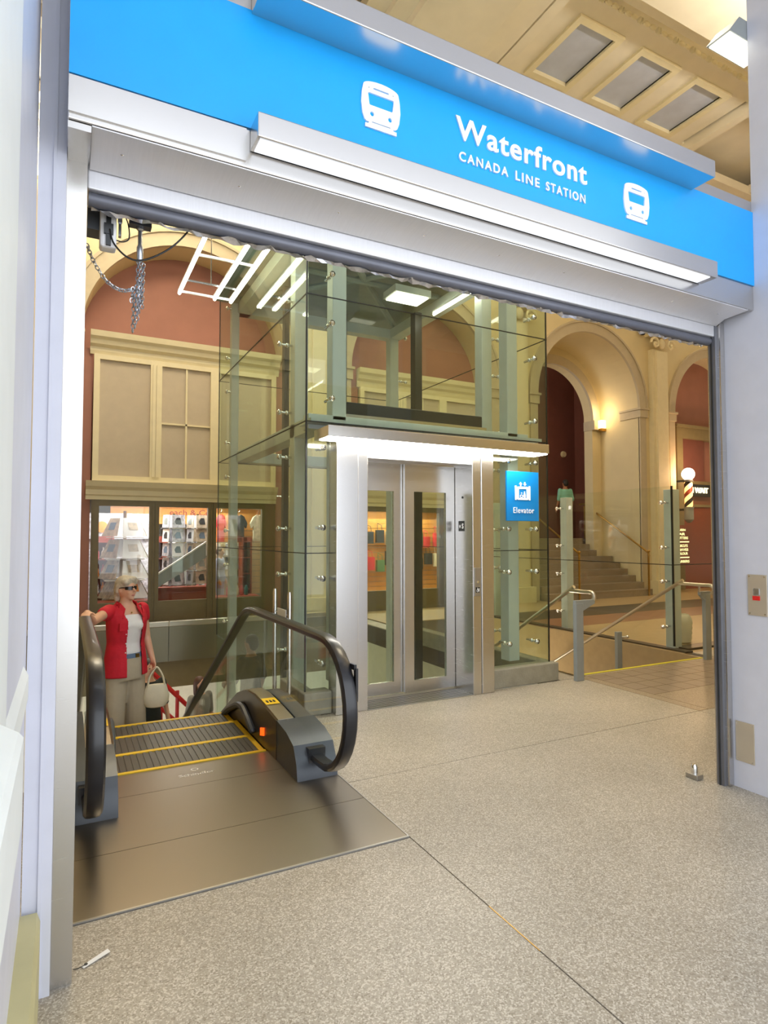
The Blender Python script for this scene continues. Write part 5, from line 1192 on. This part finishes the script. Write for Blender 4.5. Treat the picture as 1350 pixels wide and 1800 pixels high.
# ---- the woman in the red shirt coming up the escalator
def woman(loc, rz):
    t = thing('person', 'woman in open red sleeveless shirt, white top, khaki trousers and sunglasses riding up', 'person', loc, None, rz)
    V = Vector
    inv = Matrix.Rotation(-rz, 3, 'Z')
    def L(x, y, z): return (inv @ (V((x, y, z)) - V(loc))) / 0.96
    s = 1.0
    hz = L(0.15, 5.34, 0.885)                     # her right hand rests on the left handrail
    shR, shL = V((-.165, 0, 1.305)), V((.165, 0.01, 1.30))
    elR = (shR + hz) / 2 + V((-.04, .02, -.07)); wrR = hz + (elR - hz).normalized() * .07 + V((0, 0, .028))
    elL, wrL = V((.225, .03, 1.03)), V((.235, -.07, .82))
    body = [rings_z([(.78, 0, 0, .14, .11), (.88, 0, 0, .155, .115), (1.0, 0, 0, .13, .095), (1.15, 0, -.01, .15, .11), (1.26, 0, 0, .155, .095), (1.33, 0, .005, .1, .07), (1.37, 0, .01, .06, .058), (1.42, 0, -.002, .05, .054), (1.47, 0, -.01, .05, .054)])]
    for sx in (-1, 1): body += [capsule((sx*.085, 0, .8), .09, (sx*.09, -.01, .44), .055), capsule((sx*.09, -.01, .44), .05, (sx*.095, .01, .1), .036), capsule((sx*.095, .02, .05), .036, (sx*.105, -.12, .032), .028)]
    body += [capsule(shR, .05, elR, .04), capsule(elR, .039, wrR, .027), capsule(shL, .05, elL, .04), capsule(elL, .038, wrL, .026)]
    body += hand(wrR, hz - wrR + V((-.02, -.03, 0)), (0, .2, 1), -1, .5, .95) + hand(wrL, (wrL - elL), (1, 0, .2), -1, .75, .95)
    ht = Matrix.Rotation(R(14), 3, 'Z')
    def H(p): p.v = [tuple(ht @ V(v)) for v in p.v]; return p
    body += [H(p) for p in (MB().ball((0, 0, 1.50), (.07, .09, .105), 18, 14), MB().ball((0, -.035, 1.452), (.05, .052, .055), 14, 10), MB().ball((0, -.068, 1.415), (.026, .022, .02), 10, 8), capsule((0, -.086, 1.515), .008, (0, -.106, 1.487), .0135, 8), MB().ball((.03, -.068, 1.472), (.022, .018, .022), 8, 6), MB().ball((-.03, -.068, 1.472), (.022, .018, .022), 8, 6), MB().ball((.073, .01, 1.495), (.011, .02, .028), 8, 6), MB().ball((-.073, .01, 1.495), (.011, .02, .028), 8, 6))]
    part(fuse(body, 'body', .0085, 3), 'body', 'skin', t, local=True)
    # white top
    wt = [rings_z([(.9, 0, 0, .158, .12), (1.0, 0, 0, .138, .105), (1.1, 0, -.008, .152, .118), (1.18, 0, -.014, .16, .128), (1.24, 0, -.006, .15, .112), (1.27, 0, 0, .13, .092)]), MB().ball((.065, -.09, 1.165), (.065, .055, .06), 12, 8), MB().ball((-.065, -.09, 1.165), (.065, .055, .06), 12, 8)]
    part(fuse(wt, 'white_top', .011), 'white_top', 'cloth_white', t, local=True)
    # red shirt, open down the front
    rs = [rings_z([(.68, .0, 0, .203, .15), (.78, 0, 0, .198, .148), (.9, 0, 0, .182, .138), (1.0, 0, 0, .166, .126), (1.12, 0, -.01, .178, .14), (1.2, 0, -.012, .182, .145), (1.28, 0, 0, .182, .115), (1.335, 0, .008, .125, .085), (1.37, 0, .012, .088, .074)]),
          capsule(shR, .058, shR.lerp(elR, .3), .058), capsule(shL, .058, shL.lerp(elL, .28), .056)]
    me = fuse(rs, 'red_shirt', .011)
    bm = bmesh.new(); bm.from_mesh(me)
    kill = []
    for f in bm.faces:
        c = f.calc_center_median(); wdt = .05 + max(0, (c.z - 1.22)) * .35
        if c.y < -.01 and -wdt - .01 < c.x < wdt + .045: kill.append(f)
        elif c.z < .70: kill.append(f)
        elif c.z > 1.355 and abs(c.x) < .085: kill.append(f)
        else:
            for S, E_ in ((shR, elR), (shL, elL)):
                if (c - S).dot((E_ - S).normalized()) > (E_ - S).length * .5 and abs(c.x) > .2: kill.append(f); break
    bmesh.ops.delete(bm, geom=list(set(kill)), context='FACES'); bm.to_mesh(me); bm.free()
    o = part(me, 'red_shirt', 'cloth_red', t, local=True); m_ = o.modifiers.new('solid', 'SOLIDIFY'); m_.thickness = .008; m_.offset = 1
    # collar
    for sx in (-1, 1):
        c = MB().loft([[(sx*.03, .075, 1.37), (sx*.05, .085, 1.33), (sx*.055, .09, 1.33), (sx*.035, .08, 1.38)], [(sx*.075, .03, 1.385), (sx*.105, .03, 1.33), (sx*.11, .03, 1.335), (sx*.08, .03, 1.39)], [(sx*.075, -.04, 1.37), (sx*.115, -.06, 1.29), (sx*.12, -.068, 1.295), (sx*.08, -.045, 1.375)], [(sx*.058, -.09, 1.32), (sx*.098, -.128, 1.235), (sx*.1, -.135, 1.24), (sx*.06, -.097, 1.325)]])
        part(c, 'collar', 'cloth_red', t, smooth=True, local=True)
    bt = MB()
    for k in range(6): bt.ball((-.072, -.142 + .004*k, 1.18 - .085*k), .006, 6, 4)
    part(bt, 'buttons', 'paper', t, local=True)
    part(MB().box(-.14, -.085, -.145, -.132, 1.13, 1.2), 'shirt_pocket', 'cloth_red', t, local=True)
    # belt and trousers
    part(rings_z([(.865, 0, 0, .168, .128), (.905, 0, 0, .165, .126)], 28), 'belt', 'cloth_denim', t, local=True, smooth=True)
    part(MB().box(.03, .065, -.134, -.122, .868, .902), 'belt_buckle', 'brass', t, local=True)
    tr = [rings_z([(.66, 0, 0, .185, .135), (.78, 0, 0, .182, .135), (.88, 0, 0, .163, .124)])]
    for sx in (-1, 1): tr += [capsule((sx*.085, 0, .74), .1, (sx*.1, -.012, .42), .092), capsule((sx*.1, -.012, .42), .092, (sx*.115, .005, .1), .1)]
    part(fuse(tr, 'trousers', .0115, 3), 'trousers', 'cloth_khaki', t, local=True)
    sh_ = []
    for sx in (-1, 1): sh_ += [capsule((sx*.1, .03, .04), .04, (sx*.112, -.13, .034), .034)]
    part(fuse(sh_, 'shoes', .012), 'shoes', 'goods_black', t, local=True)
    # hair, sunglasses, mouth, necklace
    hr = [H(p) for p in (MB().ball((0, .022, 1.545), (.088, .098, .085), 18, 14), MB().ball((0, .06, 1.5), (.082, .065, .09), 14, 10), MB().ball((.02, -.03, 1.59), (.064, .055, .032), 12, 8), MB().ball((-.05, -.03, 1.565), (.034, .05, .036), 12, 8), MB().ball((.055, -.025, 1.565), (.03, .05, .034), 12, 8), capsule((-.072, .03, 1.53), .024, (-.075, .04, 1.475), .018), capsule((.07, .04, 1.51), .022, (.07, .045, 1.47), .018), capsule((-.02, .085, 1.46), .042, (-.03, .085, 1.40), .03))]
    part(fuse(hr, 'hair', .009, 2), 'hair', 'hair_grey', t, local=True)
    g = MB()
    for sx in (-1, 1):
        g.loft([[(sx*(.006 + .058*u), -.094 + .032*u*u + .004 - .008*d_, 1.512 + v_ * .019 * (1 - .25*u)) for v_ in (-1, -.6, .6, 1) ] + [(sx*(.006 + .058*u), -.09 + .032*u*u + .008, 1.512 + v_ * .019 * (1 - .25*u)) for v_ in (1, .6, -.6, -1)] for u, d_ in ((0, 0), (.3, 1), (.65, 1), (1, 0))])
        g.tube([(sx*.064, -.06, 1.518), (sx*.076, -.02, 1.517), (sx*.078, .02, 1.51)], .005, 6)
    g.box(-.012, .012, -.1, -.094, 1.515, 1.523)
    H(g); part(g, 'sunglasses', 'lens_black', t, local=True, smooth=True)
    mo = H(MB().ball((0, -.088, 1.445), (.022, .008, .006), 10, 6)); part(mo, 'mouth', 'lips', t, local=True, smooth=True)
    nk = [(.07 * math.cos(q), .01 + -.085 * math.sin(q) if math.sin(q) > 0 else .01 - .06*math.sin(q), 1.36 - .06 * max(0, math.sin(q))) for q in [2*math.pi*k/24 for k in range(25)]]
    part(MB().tube(nk, .0025, 5).ball((0, -.1, 1.285), .008, 8, 6), 'necklace', 'brass', t, local=True)
    return t, inv, wrL
wloc_ = (0.50, 6.02, step_top(6.02))
w_t, w_inv, w_wr = woman(wloc_, R(24)); w_t.scale = (0.96, 0.96, 0.96)
# her handbag: hangs from her left hand
hp = Matrix.Rotation(R(24), 3, 'Z') @ (Vector(w_wr) + Vector((.015, -.05, -.085))) * 0.96 + Vector(wloc_)
bgt = thing('handbag', 'cream leather handbag hanging from the left hand of the woman in red', 'handbag', (hp.x, hp.y, hp.z - .36))
bx, by, bz = hp
part(fuse([MB().loft([[(bx + rx * math.cos(w), by + ry * math.sin(w), bz - .36 + z) for w in [2*math.pi*i/18 for i in range(18)]] for z, rx, ry in ((0, .05, .03), (.02, .1, .05), (.08, .115, .055), (.15, .105, .045), (.2, .085, .03), (.215, .07, .02))])], 'bag', .009, 2), 'bag_body', 'bag_cream', None) if False else None
bm_ = MB().loft([[(bx + rx * math.cos(w), by + ry * math.sin(w), bz - .36 + z) for w in [2*math.pi*i/20 for i in range(20)]] for z, rx, ry in ((0, .05, .03), (.01, .085, .045), (.05, .112, .055), (.1, .115, .055), (.16, .1, .045), (.2, .088, .032), (.21, .08, .022))])
part(bm_, 'bag_body', 'bag_cream', bgt, smooth=True)
for dy in (-.015, .015): part(MB().tube(smooth_path([(bx - .075, by + dy, bz - .17), (bx - .06, by + dy, bz - .08), (bx - .012, by + dy*.3, bz - .004), (bx + .015, by + dy*.3, bz - .004), (bx + .055, by + dy, bz - .08), (bx + .075, by + dy, bz - .17)], 5), .008, 7), 'bag_strap', 'bag_cream', bgt, smooth=True)
# other people
person('rider in black with dark hair behind the woman in red on the escalator', (0.98, 8.42, step_top(8.42)), R(20), 1.72, 'cloth_black', 'cloth_denim', 'hair_black', voxel=.02)
person('child in a white shirt standing low on the escalator behind the handbag', (1.04, 9.22, step_top(9.22)), R(10), 1.3, 'cloth_white', 'cloth_grey', 'hair_brown', voxel=.02)
person('reflection of a man in dark t-shirt, built as a figure behind the glass', (2.4, 8.75, -1.62 - .16), R(215), 1.86, 'cloth_black', 'cloth_khaki', 'hair_black', 'skin_tan', armL=((.26, -.05, 1.14), (.2, -.25, 1.08)), voxel=.02)  # solid figure standing in for a man's reflection in the glass
person('brown haired person in a pale top below the escalator handrail', (1.86, 9.62, -1.62 - .16*4), R(30), 1.62, 'cloth_grey', 'cloth_denim', 'hair_brown', long_hair=True, voxel=.02)
person('person in a teal t-shirt standing at the top of the stone stairs', (12.66, 13.05, 1.44), R(170), 1.68, 'cloth_teal', 'cloth_black', 'hair_black', 'skin_tan', voxel=.024)
person('small shopper in pale blue clothes behind the right shop window', (2.66, 11.95, 0.0), R(60), 1.28, 'cloth_paleblue', 'cloth_paleblue', 'hair_brown', sleeve=.9, voxel=.024)
